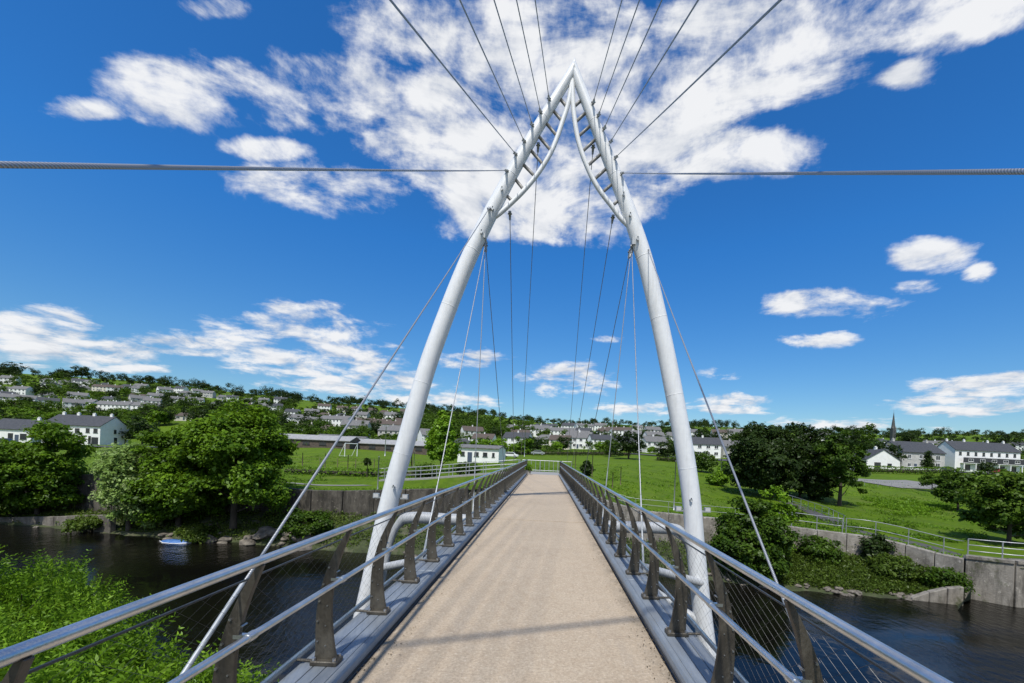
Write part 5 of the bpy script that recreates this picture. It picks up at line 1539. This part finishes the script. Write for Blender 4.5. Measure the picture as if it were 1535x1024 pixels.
# hedges: leaf boxes that follow the ground
def hedge(label, pts, h, w, mat, seed, leaf=.3, dens=55):
    g = np.random.default_rng(seed); P = [gp(x, Y) for x, Y in pts]
    pos, nr = [], []
    for a, b in zip(P[:-1], P[1:]):
        L = (b - a).length; n = int(L * dens * h)
        f = g.uniform(0, 1, n)
        for t_ in f:
            q = a.lerp(b, t_); 
            hh = h * (1 + .16 * mnoise.noise(Vector((q.x * .7, q.y * .7, seed)))); face = g.integers(0, 3)
            oy = g.uniform(-w / 2, w / 2); oz = g.uniform(0, hh)
            if face == 0: oy = -w / 2 + g.uniform(-.1, .12)
            elif face == 1: oz = hh + g.uniform(-.12, .1)
            pos.append((q.x, q.y + oy, gz(q.x, q.y) + oz)); nr.append((g.normal() * .5, -.5 + g.normal() * .5, .6 + g.normal() * .4))
    nr = np.array(nr); nr /= np.linalg.norm(nr, axis=1)[:, None]
    org = P[0]; pos = np.array(pos) - np.array(org)
    t = thing('hedge', label, 'hedge', org)
    link('foliage', leaf_mesh('foliage', pos, nr, leaf * g.uniform(.6, 1.4, len(pos)), mat, g), t)
    mb = MB()
    for a, b in zip(P[:-1], P[1:]): mb.tube([a - org + Vector((0, 0, h * .4)), b - org + Vector((0, 0, h * .4))], min(h, w) * .34, 6)
    build('branches', mb, 'bark', t)
hedge('clipped green hedge in front of the houses on the right', [(1285, 108), (1330, 109), (1375, 110), (1425, 112)], 1.8, 1.4, 'leaf_maple', 1)
hedge('low green hedge across the playing field left of the mast', [(428, 47), (480, 47), (530, 46), (600, 45), (640, 45)], .75, 1.0, 'leaf_maple', 2, .2, 130)
hedge('dark hedge along the road beyond the far end of the bridge', [(770, 136), (830, 137), (890, 136), (945, 133)], 1.7, 1.6, 'leaf_mid', 3)
hedge('dark green hedge behind the playing field and car park', [(425, 142), (500, 146), (560, 150), (640, 152)], 1.8, 1.6, 'leaf_mid', 4)
hedge('dark hedge between the right mast leg and the mound top', [(985, 118), (1040, 112), (1075, 104)], 1.5, 1.4, 'leaf_mid', 5)

# ------------------------------------------------------------------ parked cars
def car_meshes(paint):
    side = [(-2.05, .35), (-2.1, .62), (-1.95, .86), (-1.45, .93), (-.95, 1.40), (-.55, 1.47), (.75, 1.45), (1.35, .98), (1.9, .88), (2.1, .66), (2.08, .35)]
    body = MB().prism([(x, z) for x, z in side], -.84, .84, 'Y'); b = bevel_mesh(body.mesh('body', paint), .07, 2)
    gl = MB().prism([(-1.28, .97), (-.88, 1.36), (.70, 1.38), (1.18, .99)], -.853, .853, 'Y').mesh('window_band', 'glass')
    ws = MB().prism([(-.72, .99), (-.62, 1.34), (.62, 1.34), (.72, .99)], 1.03, 1.06, 'X').mesh('windscreen', 'glass')
    ty = MB().tube([(0, -.1, 0), (0, .1, 0)], .32, 14).mesh('wheel', 'tyre'); rm = MB().tube([(0, -.105, 0), (0, .105, 0)], .19, 10).mesh('rim', 'galv_pole')
    hl = MB().box((2.07, 0, .72), (.06, .3, .14)).mesh('headlight', 'lens')
    return b, gl, ty, rm, hl
CARS = {c: car_meshes('car_' + c) for c in ('white', 'silver', 'dark', 'red')}
def car(c, x, Y, rz, label):
    b, gl, ty, rm, hl = CARS[c]; p = gp(x, Y, .2)
    t = thing('parked_car', label, 'car', p, rad(rz), 'cars parked along the far roads')
    link('body', b, t); link('window_band', gl, t)
    for sx in (-1.28, 1.3):
        for sy in (-.76, .76):
            w = link('wheel', ty, t, (sx, sy, .32)); link('rim', rm, w)
    for sy in (-.55, .55): link('headlight', hl, t, (0, sy, 0))
car('white', 1370, 117, 4, 'white car parked left of the balcony terrace behind the hedge')
car('white', 1398, 118, 8, 'white car parked at the corner of the balcony terrace')
car('dark', 1420, 119, 5, 'dark car parked in front of the balcony terrace')
car('silver', 806, 128, 2, 'silver car on the road beyond the far end of the bridge')
car('white', 765, 110, -5, 'white car parked at the right end of the white cabin')
car('silver', 548, 120, 5, 'silver car in the car park left of the mast')
car('dark', 566, 121, 5, 'dark car in the car park next to the silver car')
car('white', 512, 119, 5, 'white car in the car park behind the goal')
car('dark', 5, 97, -2, 'dark car on the road at the left picture edge')
car('red', 1500, 120, 2, 'red car in front of the right end of the terrace')

# ------------------------------------------------------------------ unseen wire and poles, added to cast a shadow line across the deck
za = 4.6
def unshadow(x, y): return Vector((x - SX * za, y - SY * za, za))
a_, b_ = unshadow(-1.35, 3.48), unshadow(1.0, 4.36)
d_ = (b_ - a_).normalized()
pa, pb = a_ - d_ * 5, b_ + d_ * 5
for q, l in ((pa, 'unseen added pole left of the footbridge carrying the shadow-casting wire'), (pb, 'unseen added pole right of the footbridge carrying the shadow-casting wire')):
    zb = min(near_z(q.x, q.y), WATER_Z) - .3
    t = thing('added_wire_pole', l, 'pole', (q.x, q.y, zb)); build('shaft', MB().tube([(0, 0, 0), (0, 0, za - zb + .3)], [.14, .1], 10), 'wood_pole', t, True)
w_ = build('added_shadow_wire', MB().tube([pa - pa, pb - pa], .034, 8), 'black_paint', None, True, pa)
tag(w_, 'unseen wire added high above the deck to cast the thin shadow line', 'wire')

bpy.context.view_layer.update()
